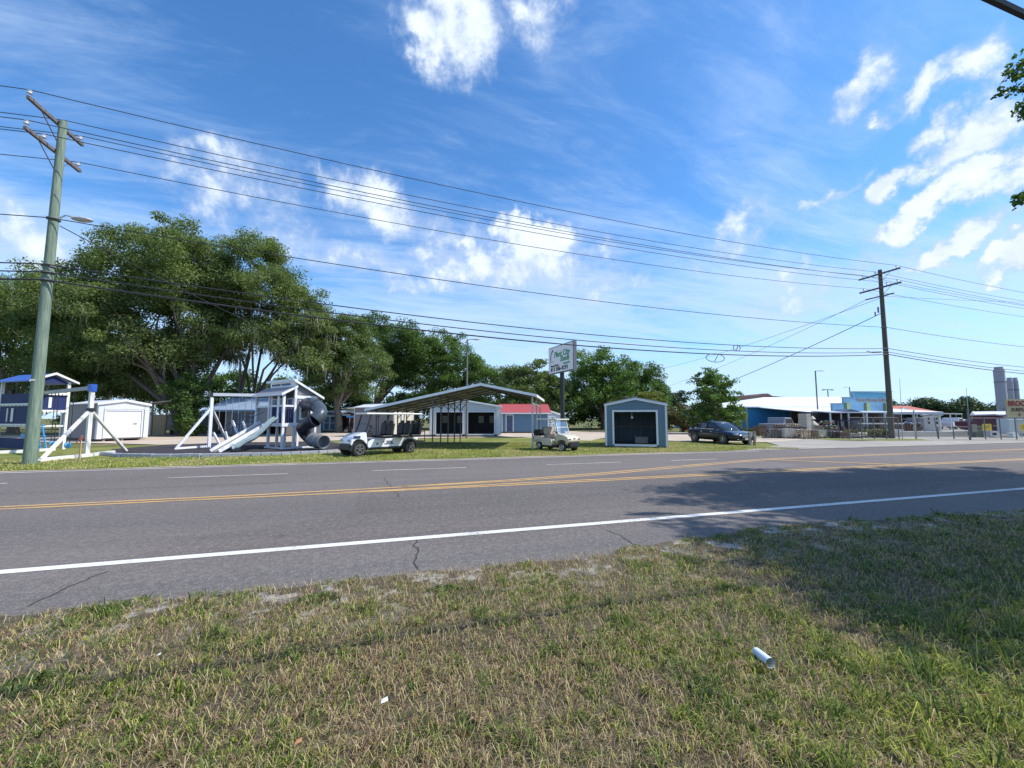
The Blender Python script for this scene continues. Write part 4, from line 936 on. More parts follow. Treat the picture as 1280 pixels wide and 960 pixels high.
# climbing ramp with white rails and leaning hand posts
ra, rb = loc(PD(335, 527, 22.2)), loc(G(273, 566)); ra.z = FZ
d2 = (rb-ra); d2.z = 0; d2.normalize(); n2 = Vector((-d2.y, d2.x, 0))
for s_ in (0, 1):
    o2 = n2*(-.6*s_); MB().bar(ra+o2, rb+o2+Vector((0, 0, .06)), .1, .16).build('ramp_rail', gv, t)
o2 = n2*-.3; MB().bar(ra+o2-Vector((0, 0, .07)), rb+o2, .5, .04).build('ramp_board', greywood, t)
for (xa, ya, xb, yb, D) in ((266.5, 540.5, 274.5, 556, 22.2), (281.5, 539.5, 287.5, 560, 21.6), (290.5, 526, 297, 542, 22.6), (303.5, 526.5, 310.5, 544, 22.)):
    MB().bar(loc(PD(xa, ya, D)), loc(PD(xb, yb, D)), .09).build('hand_post', gv, t)
rp = MB(); 
for (xa, ya, xb, yb) in ((267, 541, 291, 527), (291, 527, 325, 512), (282, 540, 304, 527), (304, 527, 331, 514)): rp.tube([loc(PD(xa, ya, 22.)), loc(PD(xb, yb, 22.))], .015, 5)
rp.build('rope', black, t)
for k in range(6):
    u = .12+k*.14; p = Vector((-FW, 0, 0)).lerp(pa, u); MB().tube([(p.x, p.y, zb-.08), (p.x, p.y, 1.0+.0*k)], .012, 5).build('swing_chain', galv, t)
for k in (0, 1, 2):
    p = Vector((-FW, 0, 0)).lerp(pa, .12+k*.28+.07); MB().box((p.x, p.y, .62+.4*0), (.5, .2, .04)).build('swing_seat', navy, t)
# tube slide
def tubeseg(name, pp, mat, r=.335):
    pts = [loc(PD(*p)) for p in pp]; out = []
    for i in range(len(pts)-1):
        p0 = pts[max(i-1, 0)]; p1 = pts[i]; p2 = pts[i+1]; p3 = pts[min(i+2, len(pts)-1)]
        for k in range(6):
            u = k/6; out.append(.5*((2*p1)+(-p0+p2)*u+(2*p0-5*p1+4*p2-p3)*u*u+(-p0+3*p1-3*p2+p3)*u**3))
    out.append(pts[-1])
    o = MB().tube(out, r, 18, caps=False).build(name, mat, t, smooth=True)
    sol = o.modifiers.new('s', 'SOLIDIFY'); sol.thickness = .02
    for q in (0, len(out)//2):
        a = out[q]; b_ = out[q+1]; MB().tube([a, a+(b_-a).normalized()*.06], r+.035, 18).build('tube_flange', mat, o)
    return o
tg = paint('tube_grey', (.06, .075, .095), .35, .08, 2, dirt=.08); td = paint('tube_charcoal', (.018, .022, .035), .35, .1, 2); tl_ = paint('tube_exit_grey', (.2, .22, .25), .4, .06)
tubeseg('tube_slide', [(373, 508, 22.9), (382, 505, 22.6), (391, 505, 22.1), (399, 510.5, 21.6), (400, 518, 21.2), (393.5, 525, 21.0)], tg)
tubeseg('tube_slide_lower', [(393.5, 525, 21.0), (387, 528.5, 21.1), (381, 532, 21.6), (380, 538, 22.1), (385, 544.5, 22.2), (391, 549.5, 21.9)], td)
tubeseg('tube_slide_exit', [(391, 549.5, 21.9), (398, 551.5, 21.6), (405, 552.5, 21.3)], tl_, .35)
MB().bar(loc(G(386.5, 560)), loc(PD(386.5, 514, RD(386.5, 560)[1])), .11).build('post', gv, t)

# stone blocks edging the mulch bed
blk = paint('edging_stone', (.36, .37, .4), .8, .25, 7)
pth = [G(x, y).xy for x, y in ((126, 569), (150, 571.4), (190, 572), (250, 571.6), (300, 570.6), (350, 569.4), (395, 567.6), (425, 565.6), (443, 563.2), (450, 561))]
b0 = MB().box((0, 0, .075), (.36, .2, .15)).build('edging_block', blk, bevel=.012); first = True; acc_ = 0.
for a_, b_ in zip(pth[:-1], pth[1:]):
    a_ = Vector(a_); b_ = Vector(b_); ln = (b_-a_).length; u = acc_
    while u < ln:
        p = a_.lerp(b_, u/ln); o = b0 if first else b0.copy()
        if not first: COL.objects.link(o)
        first = False; o.location = (p.x+rnd.uniform(-.012, .012), p.y+rnd.uniform(-.015, .015), rnd.uniform(0, .015)); o.rotation_euler = (0, 0, math.atan2((b_-a_).y, (b_-a_).x)+rnd.uniform(-.04, .04))
        tag(o, 'grey stone block in the low edging around the dark mulch bed', 'edging block', 'edging blocks around the mulch bed'); u += .38
    acc_ = u-ln

# ------------------------------------------------------------------ blue and white playset at the picture edge
cr, cd = RD(37, 564)
t = cthing('playset', 'navy blue and white play fort with swings, half behind the green pole', 'playset', cr, cd, -18)
ORI = CW(cr, cd); Rt = Matrix.Rotation(R(-18)-YAW, 4, 'Z')
pw = paint('play_cream_white', (.72, .7, .66), .4, .05, 2, dirt=.08); FW, DP, FZ, RZ = 3.0, 1.25, 1.33, 2.35; F2 = 2.05
for x in (0, -FW):
    for y in (0, DP): MB().b2(x-.06, x+.06, y-.06, y+.06, 0, 3.62).build('post', pw, t)
MB().b2(-FW, 0, 0, DP, FZ-.12, FZ-.04).build('deck', pw, t)
def scallop(mb, a, b_, z, h=.14, n=9):
    a = Vector(a); b_ = Vector(b_)
    mb.bar(a+Vector((0, 0, z)), b_+Vector((0, 0, z)), .05, h*.6)
    for k in range(n):
        p = a.lerp(b_, (k+.5)/n); mb.box((p.x, p.y, z-h*.45), (.1, .1, h*.5))
sc_ = MB()
for z in (FZ+.0, FZ+1.05):
    sc_ = MB(); scallop(sc_, (-FW, -.08, 0), (.04, -.08, 0), z); sc_.build('scalloped_rail', pw, t)
for z in (F2, F2+.92):
    sc_ = MB(); scallop(sc_, (.08, 0, 0), (.08, DP, 0), z); sc_.build('scalloped_rail', pw, t)
MB().b2(-FW+.06, -.06, -.03, .0, FZ, FZ+1.0).build('wall_panel', navy, t); MB().b2(.0, .03, .06, DP-.06, F2, F2+.9).build('wall_panel', navy, t)
MB().b2(-FW+.06, -.06, -.03, .0, FZ+1.1, FZ+1.6).build('upper_panel', navy, t)
MB().b2(-FW+.06, -.2, .02, .05, .1, FZ-.7).build('lower_panel', navy, t)
for q_ in ((-FW+.75, -FW+.83, -.06, -.031), (-FW+1.15, -FW+1.33, -.06, -.031)): MB().b2(*q_, FZ+.15, FZ+.85).build('slot_trim', pw, t)
MB().b2(.031, .05, .5, .62, F2+.15, F2+.7).build('slot_trim', pw, t)
MB().b2(-.7, .0, -.09, -.04, FZ-.7, FZ-.45).build('step_panel', lblue, t)
# gable roof, ridge along x
rs_ = [(-.3, 3.58), (DP/2, 4.02), (DP+.3, 3.58)]
MB().prism([rs_[0], rs_[1], rs_[2], (DP+.3, 3.52), (DP/2, 3.95), (-.3, 3.52)], -FW-.2, .18, 'x').build('roof', blue, t)
MB().prism([(-.33, 3.5), (-.33, 3.6), (DP/2, 4.06), (DP+.33, 3.6), (DP+.33, 3.5), (DP/2, 3.94)], .181, .23, 'x').build('roof_trim', pw, t)
MB().prism([(0, 3.5), (DP, 3.5), (DP/2, 3.92)], .02, .05, 'x').build('gable_panel', navy, t)
pt, pb = loc(PD(115, 487, RD(108, 571)[1])), loc(G(108, 571)); zb = 2.98
MB().bar((0, DP*.3, zb), (pb.x, pb.y, zb), .13, .16).build('swing_beam', paint('beam_grey', (.3, .3, .31), .5), t)
MB().bar((pb.x, pb.y, 0), (pb.x, pb.y, zb-.1), .14).build('leg', pw, t)
for (px, py) in ((49, 577.5), (158, 564.5)):
    q = loc(G(px, py)); MB().bar((q.x, q.y, .02), (pb.x, pb.y, 2.02), .1).build('leg', pw, t)
MB().bar((pb.x, pb.y, 1.95), (pb.x, pb.y, 2.1), .22).build('bracket', black, t)
MB().bar((pb.x, pb.y, zb-.16), (pb.x, pb.y, zb+.16), .22).build('beam_cap', blue, t)
for (a_, b_) in (((49, 577.5), (108, 571.5)), ((108, 571.5), (142, 567)), ((-40, 569), (30, 566)), ((30, 566), (68, 563.5))):
    qa, qb = loc(G(*a_)), loc(G(*b_)); MB().bar((qa.x, qa.y, .08), (qb.x, qb.y, .08), .12, .14).build('ground_rail', pw, t)
for u, lb in ((.62, 0), (.28, 1)):
    p = Vector((0, DP*.3, 0)).lerp(Vector((pb.x, pb.y, 0)), u); dv_ = (Vector((pb.x, pb.y, 0))-Vector((0, DP*.3, 0))).normalized()
    st = MB(); a1, a2 = p-dv_*.25, p+dv_*.25
    st.tube([(a1.x, a1.y, .5), (a1.x*.8+a2.x*.2, a1.y*.8+a2.y*.2, .36), (a1.x*.2+a2.x*.8, a1.y*.2+a2.y*.8, .36), (a2.x, a2.y, .5)], [.05, .09, .09, .05], 8)
    so_ = st.build('swing_seat', lblue, t, smooth=True)
    MB().tube([(a1.x, a1.y, .5), (a1.x, a1.y, zb-.08)], .014, 5).tube([(a2.x, a2.y, .5), (a2.x, a2.y, zb-.08)], .014, 5).build('chain', black, so_)
for k in range(2): MB().bar((.35+k*.5, .25, .0), (.15+k*.45, .1, FZ), .05).build('ladder_rail', lblue, t)
ll = MB()
for k in range(5): ll.bar((.25+.03*k, .2, .25+k*.26), (.8-.03*k, .2, .25+k*.26), .04)
ll.build('ladder_rung', lblue, t)

# ------------------------------------------------------------------ golf carts
def wheel(parent, x, y, r, w_, side, rimmat, lbl=None):
    """axle along y; side = -1 when the outer face looks to -y"""
    t_ = MB(); P_ = [(-w_/2, r*.62), (-w_/2, r*.9), (-w_*.32, r), (w_*.32, r), (w_/2, r*.9), (w_/2, r*.62)]
    t_.tube([(0, a, 0) for a, _ in P_], [b_ for _, b_ in P_], 22); wh = t_.build('wheel', rubber, parent, smooth=True); wh.location = (x, y, r)
    ri = MB(); s = side*w_/2; ri.tube([(0, s*.98, 0), (0, s*1.03, 0)], [r*.64, r*.6], 20); dk = ri.build('rim_disc', black, wh)
    sp_ = MB()
    for k in range(5):
        a = 2*math.pi*k/5+.3
        sp_.bar((math.cos(a)*r*.08, s*1.1, math.sin(a)*r*.08), (math.cos(a)*r*.6, s*1.06, math.sin(a)*r*.6), .05*r/.3, .03)
    sp_.tube([(0, s*1.0, 0), (0, s*1.18, 0)], r*.16, 10)
    n_ = 20; rr_ = r*.62
    sp_.tube([(math.cos(2*math.pi*k/n_)*rr_, s*1.04, math.sin(2*math.pi*k/n_)*rr_) for k in range(n_+1)], .018, 5, caps=False)
    sp_.build('rim', rimmat, wh); return wh
def arch(parent, x, y, r, side, mat, w_=.16):
    pts = [(x+math.cos(a)*r, y, r*.78+math.sin(a)*r) for a in [math.pi*(-.02+1.04*k/12) for k in range(13)]]
    mb = MB()
    for p, q in zip(pts[:-1], pts[1:]): mb.bar(p, q, w_, .05)
    return mb.build('fender_flare', mat, parent)
cglass = clearglass('cart_windshield', (.82, .85, .88))
def seat(parent, x, mat, rev=False, w_=1.0, hr=True, pad=None):
    s = -1 if rev else 1; MB().b2(x-.25, x+.25, -w_/2, w_/2, .78, .9).build('seat', mat, parent, bevel=.03)
    for y in (-w_/4, w_/4):
        b_ = MB(); b_.box((x+s*.27, y, 1.17), (.15, w_*.47, .56), rot=Euler((0, s*R(10), 0)).to_matrix()).build('backrest', mat, parent, bevel=.04)
        if hr: MB().box((x+s*.33, y, 1.48), (.09, .24, .15)).box((x+s*.32, y, 1.39), (.03, .08, .1)).build('headrest', mat, parent, bevel=.025)
# --- long white cart; local +x points to the rear, front at x = 0; camera side is y = 0 (near), depth to +y
fx, fd = RD(449, 571)
t = cthing('golf_cart', 'long white golf cart with black seats and a flat white roof', 'golf cart', fx, fd, 48)
wb, W2 = 2.55, 1.1; bw = paint('cart_white', (.75, .77, .82), .2, .03, 2, coat=.5); seatb = paint('black_vinyl', (.006, .006, .007), .45, .15, 8)
for x in (0, wb):
    wheel(t, x, .09, .31, .24, -1, greysteel); wheel(t, x, W2-.0, .31, .24, 1, greysteel)
MB().b2(-.15, wb+.3, .22, .88, .24, .34).b2(.38, wb-.38, .05, 1.05, .3, .37).build('chassis', black, t)
side_prof = [(.36, .36), (2.12, .36), (2.2, .55), (2.38, .68), (2.72, .7), (2.98, .6), (3.05, .7), (2.95, .8), (2.3, .84), (2.2, .76), (1.0, .72), (.6, .72), (.42, .62)]
for (ya, yb) in ((.03, .1), (1.0, 1.07)): MB().prism(side_prof, ya, yb, 'y').build('side_panel', bw, t, bevel=.015)
MB().b2(2.2, 3.0, .1, 1.0, .6, .82).b2(.9, 2.15, .1, 1.0, .38, .7).build('body_core', bw, t)
cowl = [(-.36, .52), (-.35, .68), (-.24, .84), (-.05, .96), (.22, 1.04), (.34, 1.02), (.4, .62), (.36, .45), (.3, .55), (.24, .66), (.08, .74), (-.1, .74), (-.24, .66), (-.3, .5), (-.33, .48)]
MB().prism(cowl, .06, 1.04, 'y').build('front_cowl', bw, t, bevel=.04)
MB().b2(-.4, -.26, .14, .96, .28, .56).build('bumper', black, t, bevel=.03)
for y in (.16, .84): 
    h_ = MB().box((-.33, y+.05, .7), (.12, .24, .1)).build('headlight', paint('headlamp', (.25, .3, .42), .08), t, bevel=.02)
MB().box((-.1, .05, .84), (.3, .03, .1)).build('cowl_vent', navy, t)
for y in (.03, 1.07): arch(t, 0, y, .37, -1, black); arch(t, wb, y, .37, -1, black)
MB().b2(.4, 2.1, .02, .035, .3, .37).build('rocker_panel', black, t)
for px_, sz in ((1.35, .3), ):
    MB().box((px_+.12, .024, .58), (.3, .01, .12)).box((px_+.1, .022, .5), (.46, .01, .05)).box((px_-.18, .022, .6), (.08, .01, .05)).build('decal', paint('decal_grey', (.14, .15, .2), .4), t)
MB().tube([(.85, .024, .52), (.85, .028, .52)], .045, 12).build('filler_cap', black, t)
seat(t, 1.05, seatb); seat(t, 1.95, seatb); seat(t, 2.55, seatb, False)
MB().b2(2.9, 3.55, .15, .95, .5, .55).build('rear_deck', black, t)
rr_ = MB(); rr_.bar((3.5, .15, .5), (3.5, .15, 1.15), .03).bar((3.5, .95, .5), (3.5, .95, 1.15), .03).bar((3.5, .15, 1.15), (3.5, .95, 1.15), .03).bar((2.9, .15, .95), (3.5, .15, 1.0), .03).bar((2.9, .95, .95), (3.5, .95, 1.0), .03); rr_.build('grab_rail', black, t)
st_ = MB(); 
for y in (.12, .98):
    st_.tube([(.3, y, 1.0), (.48, y, 1.4), (.58, y, 1.83)], .022, 6).tube([(2.75, y, .8), (2.82, y, 1.4), (2.85, y, 1.83)], .022, 6)
    st_.tube([(1.42, y, .8), (1.45, y, 1.83)], .018, 6)
st_.build('roof_strut', black, t)
MB().quad((.3, .14, 1.0), (.3, .96, 1.0), (.57, .96, 1.8), (.57, .14, 1.8)).build('windshield', cglass, t)
MB().bar((.3, .12, 1.0), (.57, .12, 1.82), .04).bar((.3, .98, 1.0), (.57, .98, 1.82), .04).bar((.43, .14, 1.4), (.43, .96, 1.4), .025).build('windshield_frame', black, t)
MB().b2(.3, 3.25, 0.0, 1.1, 1.83, 1.9).build('roof', paint('cart_roof_white', (.78, .78, .78), .35, .03), t, bevel=.03)
wl = MB(); n_ = 16; wl.tube([(.72+math.cos(2*math.pi*k/n_)*.08, .35+math.sin(2*math.pi*k/n_)*.19, 1.08+math.cos(2*math.pi*k/n_)*.15) for k in range(n_+1)], .017, 6, caps=False).bar((.45, .35, .9), (.72, .35, 1.08), .04); wl.build('steering_wheel', black, t)
MB().box((.5, .0, 1.3), (.05, .14, .1)).build('side_mirror', black, t)
MB().b2(.4, .6, .1, 1.0, .85, 1.0).build('dashboard', black, t)
# --- beige cart facing the other way; here +x points forward
fx, fd = RD(673, 562.3)
t = cthing('golf_cart', 'beige two-seat golf cart with a folding windshield next to the carport post', 'golf cart', fx, fd, -48)
bb = paint('cart_beige', (.62, .54, .4), .25, .04, 2, coat=.4); sb = paint('beige_vinyl', (.42, .34, .25), .5, .1, 6); wb = 1.62; W2 = .98
for x in (0, wb): wheel(t, x, .07, .215, .17, -1, alu); wheel(t, x, .95, .215, .17, 1, alu)
MB().b2(-.2, wb+.3, .15, .85, .16, .26).build('chassis', black, t)
bp = [(-.42, .38), (-.3, .42), (-.22, .3), (-.25, .48), (0, .56), (.22, .48), (.27, .27), (.95, .27), (1.0, .34), (.86, .58), (.55, .66), (.1, .7), (-.38, .72), (-.46, .6)]
for ya, yb in ((.01, .07), (.95, 1.01)): MB().prism([(-.42, .42), (-.26, .4), (-.2, .5), (0, .55), (.2, .5), (.27, .27), (.95, .27), (.98, .36), (.84, .6), (.1, .7), (-.38, .72), (-.46, .6)], ya, yb, 'y').build('side_panel', bb, t, bevel=.012)
MB().b2(-.42, .75, .07, .95, .42, .66).build('body_core', bb, t)
cw_ = [(1.22, .34), (1.3, .52), (1.5, .56), (1.74, .54), (1.86, .42), (1.98, .42), (2.04, .56), (1.98, .7), (1.7, .82), (1.35, .88), (1.18, .84), (1.14, .5)]
MB().prism(cw_, .05, .97, 'y').build('front_cowl', bb, t, bevel=.05)
MB().b2(1.86, 2.06, .15, .87, .24, .5).build('bumper', black, t, bevel=.03)
for y in (.17, .85): MB().box((2.0, y, .6), (.06, .16, .09)).build('headlight', glassb, t, bevel=.015)
MB().box((2.02, .51, .64), (.03, .12, .05)).build('emblem_badge', black, t)
MB().b2(.98, 1.2, .1, .92, .26, .32).build('floor_mat', black, t)
MB().b2(.3, .82, .1, .92, .68, .8).build('seat', sb, t, bevel=.03)
MB().box((.24, .51, 1.0), (.1, .8, .4), rot=Euler((0, R(-10), 0)).to_matrix()).build('backrest', paint('dark_brown_vinyl', (.12, .09, .07), .5), t, bevel=.03)
MB().box((.3, .51, 1.0), (.05, .78, .36), rot=Euler((0, R(-10), 0)).to_matrix()).build('backrest_cushion', sb, t, bevel=.03)
MB().b2(-.5, -.1, .15, .87, .72, .86).b2(-.52, -.42, .2, .8, .85, 1.05).build('bag_well', black, t)
st_ = MB()
for y in (.08, .94): st_.tube([(-.1, y, .72), (-.02, y, 1.2), (.0, y, 1.58)], .02, 6).tube([(1.3, y, .85), (1.1, y, 1.58)], .018, 6).tube([(.5, y, .68), (.1, y, 1.0)], .016, 6)
st_.build('roof_strut', black, t)
MB().quad((1.31, .1, .86), (1.31, .92, .86), (1.11, .92, 1.56), (1.11, .1, 1.56)).build('windshield', clearglass('cart_windshield_tinted', (.7, .82, .95)), t)
MB().bar((1.215, .08, 1.2), (1.215, .94, 1.2), .03).bar((1.13, .09, 1.54), (1.32, .09, .86), .03).bar((1.13, .93, 1.54), (1.32, .93, .86), .03).build('windshield_frame', trimw, t)
MB().b2(-.2, 1.28, 0.0, 1.02, 1.56, 1.63).build('roof', paint('cart_roof_cream', (.62, .6, .52), .4, .04), t, bevel=.03)
wl = MB(); wl.tube([(.92+math.cos(2*math.pi*k/n_)*.06, .3+math.sin(2*math.pi*k/n_)*.16, .95+math.cos(2*math.pi*k/n_)*.13) for k in range(n_+1)], .015, 6, caps=False).bar((1.15, .3, .8), (.92, .3, .95), .03).build('steering_wheel', black, t)

# ------------------------------------------------------------------ dark sedan
def sedan(name, label, r, d, phi, mat, Ls=4.85, Wd=1.82, group=None, cat='car'):
    """+x forward, origin between the wheels on the ground"""
    t = cthing(name, label, cat, r, d, phi, group)
    def loft(stations, name, mat, close=True):
        """stations: (x, [(y,z)...] right half from bottom to top) mirrored"""
        vs = []; m_ = None
        for x, half in stations:
            ring = [(x, y, z) for y, z in half]+[(x, -y, z) for y, z in reversed(half)]
            m_ = len(ring); vs += ring
        fs = [(i*m_+k, i*m_+(k+1) % m_, (i+1)*m_+(k+1) % m_, (i+1)*m_+k) for i in range(len(stations)-1) for k in range(m_)]
        fs += [tuple(range(m_)), tuple((len(stations)-1)*m_+k for k in range(m_))[::-1]]
        o = MB().add(vs, fs).build(name, mat, t, smooth=True)
        sb_ = o.modifiers.new('sub', 'SUBSURF'); sb_.levels = 1; sb_.render_levels = 2; return o
    hw = Wd/2; h = Ls/2
    def sec(w_, zb, zm, zt, tw): return [(w_*.8, zb), (w_*.97, zb+.06), (w_, zm), (w_*.97, (zm+zt)/2+.03), (tw, zt), (tw*.5, zt+.025)]
    body = [(-h, sec(hw*.78, .42, .62, .9, hw*.6)), (-h+.08, sec(hw*.88, .3, .62, .98, hw*.72)), (-h+.5, sec(hw*.97, .22, .6, 1.02, hw*.84)), (-1.0, sec(hw, .2, .6, .98, hw*.9)),
            (0, sec(hw, .2, .58, .94, hw*.92)), (.9, sec(hw, .2, .58, .92, hw*.9)), (1.5, sec(hw*.98, .2, .56, .84, hw*.82)), (h-.45, sec(hw*.93, .22, .52, .76, hw*.74)), (h-.12, sec(hw*.85, .26, .5, .68, hw*.66)), (h, sec(hw*.72, .34, .48, .58, hw*.55))]
    body_o = loft(body, 'body', mat)
    def gs(w_, z0, zt, tw): return [(w_*.96, z0), (w_*.97, z0+.06), ((w_+tw)/2, (z0+zt)/2), (tw, zt-.04), (tw*.8, zt), (tw*.3, zt+.015)]
    gh = [(-h+.62, gs(hw*.8, .9, .98, hw*.66)), (-1.2, gs(hw*.88, .9, 1.3, hw*.66)), (-.6, gs(hw*.91, .88, 1.42, hw*.66)), (.1, gs(hw*.92, .86, 1.43, hw*.67)), (.6, gs(hw*.9, .86, 1.3, hw*.66)), (1.28, gs(hw*.84, .84, .9, hw*.68))]
    loft(gh, 'glasshouse', glassd)
    rf_ = [(-1.35, [(hw*.66, 1.2), (hw*.65, 1.27), (hw*.3, 1.31)]), (-.7, [(hw*.68, 1.36), (hw*.67, 1.42), (hw*.3, 1.455)]), (.05, [(hw*.7, 1.38), (hw*.68, 1.44), (hw*.3, 1.47)]), (.52, [(hw*.68, 1.28), (hw*.66, 1.33), (hw*.3, 1.37)])]
    loft(rf_, 'roof', mat)
    pl = MB()
    for s in (-1, 1):
        pl.bar((1.22, s*hw*.86, .9), (.45, s*hw*.68, 1.34), .05, .05).bar((-.2, s*hw*.94, .92), (-.25, s*hw*.7, 1.4), .07, .03).bar((-1.1, s*hw*.9, .95), (-1.0, s*hw*.7, 1.36), .06, .04).bar((-1.85, s*hw*.78, .98), (-1.2, s*hw*.68, 1.28), .12, .05)
    pl.build('pillar', mat, t)
    ch = MB()
    for s in (-1, 1): ch.bar((1.1, s*hw*.93, .93), (-1.5, s*hw*.92, .98), .02, .02)
    ch.build('window_trim', chrome, t)
    for x in (-1.4, 1.42):
        for s in (-1, 1):
            wheel(t, x, s*(hw-.11), .33, .21, s, alu)
            MB().tube([(x, s*(hw-.0), .34), (x, s*(hw+.012), .34)], [.4, .39], 24).build('wheel_arch', black, t)
    for s in (-1, 1):
        MB().box((h-.2, s*hw*.66, .66), (.2, .34, .1), rz=-s*.5).build('headlight', paint('lamp_clear', (.4, .42, .46), .08), t, bevel=.02)
        MB().box((-h+.06, s*hw*.7, .82), (.1, .3, .12), rz=s*.4).build('tail_light', paint('lamp_red', (.35, .01, .01), .15), t, bevel=.02)
        MB().box((h-.05, s*hw*.6, .36), (.06, .26, .05), rz=-s*.4).build('fog_trim', chrome, t)
        MB().box((.85, s*(hw+.07), .98), (.1, .16, .11)).build('side_mirror', mat, t, bevel=.03)
        for x in (.35, -.62): MB().box((x, s*(hw*1.0), .78), (.16, .025, .025)).build('door_handle', chrome, t)
    MB().box((h-.02, 0, .55), (.08, .7, .2)).build('grille', paint('grille_silver', (.35, .36, .38), .25, .2, 30, metal=.7), t, bevel=.03)
    MB().box((h-.03, 0, .34), (.08, .95, .1)).build('air_intake', black, t)
    MB().box((h+.02, 0, .38), (.02, .32, .1)).build('license_plate', offwhite, t)
    return t
navycar = paint('metallic_navy', (.004, .007, .02), .2, .1, 40, metal=.0, coat=.35)
r0, d0 = RD(869, 552.4); r1, d1 = RD(930, 555.6)
ph = -78; dx_, dy_ = math.cos(R(ph)), math.sin(R(ph))
cx = r0+dx_*1.4-dy_*.85*1.; cyy = d0+dy_*1.4+dx_*.85
sedan('parked_car', 'glossy dark navy sedan parked on the pale lot at the end of the grass', cx, cyy, ph, navycar)
# ------------------------------------------------------------------ white-roofed blue hall with stepped shop front
sky_blue = siding('bright_blue_wall', (.06, .33, .66), .3, 0, .5, .3, .1); ltblue = siding('light_blue_front', (.32, .56, .74), .4, 0, .5, .25, .1)
hallroof = paint('white_coated_roof', (.8, .8, .78), .45, .05, .35, dirt=.15)
t = cthing('warehouse', 'long low bright blue hall under a wide white roof', 'building', 31.3, 55, 0)
W_, D_, E_, Hp = 19.5, 26, 3.25, 5.25
MB().b2(0.6, W_, .6, D_-.6, 0, E_-.05).build('wall', sky_blue, t)
vs = [(0, 0, E_), (W_, 0, E_), (W_+10, D_, E_), (0, D_, E_), (10.5, D_/2, Hp-.1), (W_+6, D_/2, Hp)]
MB().add(vs, [(0, 1, 5, 4), (2, 3, 4, 5), (3, 0, 4), (1, 2, 5), (0, 3, 2, 1)]).build('roof', hallroof, t)
MB().b2(-.02, W_, -.03, -.001, E_-.16, E_+.0).build('fascia', trimw, t)
MB().prism([(-9.2, 2.3), (-.04, E_-.2), (-.04, E_-.12), (-9.2, 2.38)], 2.0, 17, 'x').build('porch_roof', hallroof, t)
MB().b2(2.0, 17, -9.25, -9.2, 2.1, 2.36).build('porch_fascia', paint('porch_grey', (.4, .43, .5), .5), t)
for k in range(6): MB().b2(2.1+k*2.9, 2.22+k*2.9, -9.1, -8.98, 0, 2.3).build('porch_post', offwhite, t)
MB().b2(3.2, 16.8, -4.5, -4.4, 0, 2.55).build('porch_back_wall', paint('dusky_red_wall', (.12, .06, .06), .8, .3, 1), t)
MB().b2(.4, .6, .35, .55, 0, E_-.1).build('corner_post', paint('yellow_green_trim', (.5, .55, .25), .5), t)
# stepped shop front
r0 = (1040-640)/510*44
t = cthing('shop_front', 'light blue stepped false-front shop with yellow-green pilasters and a porch', 'building', r0, 44, 2)
ff = [(0, 2.35), (6.6, 2.35), (6.6, 4.45), (3.3-.95, 4.48), (2.3, 3.85), (1.3, 3.8), (1.3, 3.25), (0, 3.2)]
ff = [(0, 2.35), (6.75, 2.35), (6.75, 4.45), (2.35, 4.5), (2.35, 3.88), (1.3, 3.86), (1.3, 3.22), (0, 3.2)]
MB().prism(ff, 0, .25, 'y').build('false_front', ltblue, t)
cp = MB()
for (xa, xb, z) in ((2.3, 6.8, 4.5), (1.25, 2.35, 3.88), (-.05, 1.3, 3.22)): cp.b2(xa, xb, -.05, .3, z, z+.07)
cp.build('coping', paint('teal_coping', (.12, .3, .36), .5), t)
MB().b2(2.6, 6.6, -.03, -.002, 3.95, 4.4).build('upper_band', paint('mid_blue_band', (.12, .4, .56), .5), t)
for x_ in (1.55, 3.75, 5.9): 
    pl_ = MB().b2(x_, x_+.35, -.08, -.004, 2.35, 3.35).build('pilaster', MATS['yellow_green_trim'], t); MB().b2(x_-.22, x_-.001, -.07, -.005, 2.4, 3.3).build('shutter', paint('olive_shutter', (.12, .2, .12), .6), pl_)
text('lettering', 'Farm Home Sales', .5, paint('letter_tan', (.42, .28, .2), .6), t, (2.7, -.06, 3.62), sx=.95, off=.012)
MB().prism([(-2.6, 2.2), (-.1, 2.38), (-.1, 2.46), (-2.6, 2.28)], -2.5, 5.0, 'x').build('porch_roof', paint('porch_sheet', (.42, .48, .55), .5), t)
for k in range(4): MB().b2(-2.4+k*1.9, -2.28+k*1.9, -2.5, -2.38, 0, 2.2).build('porch_post', paint('pale_post', (.5, .55, .6), .5), t)
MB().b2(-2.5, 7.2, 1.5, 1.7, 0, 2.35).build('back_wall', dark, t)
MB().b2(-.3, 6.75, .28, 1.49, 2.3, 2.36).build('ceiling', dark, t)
t = cthing('porch_gable', 'small dark gabled canopy between the white porch roof and the shop', 'canopy', (1024-640)/510*44.5, 44.5, 0)
MB().prism([(0, 2.2), (2.6, 2.2), (1.1, 2.6)], -2.8, -1, 'y').build('roof', paint('dark_blue_grey_roof', (.08, .1, .16), .5), t)
for x_ in (.1, 2.4): MB().b2(x_, x_+.1, -2.7, -2.6, 0, 2.2).build('post', offwhite, t)
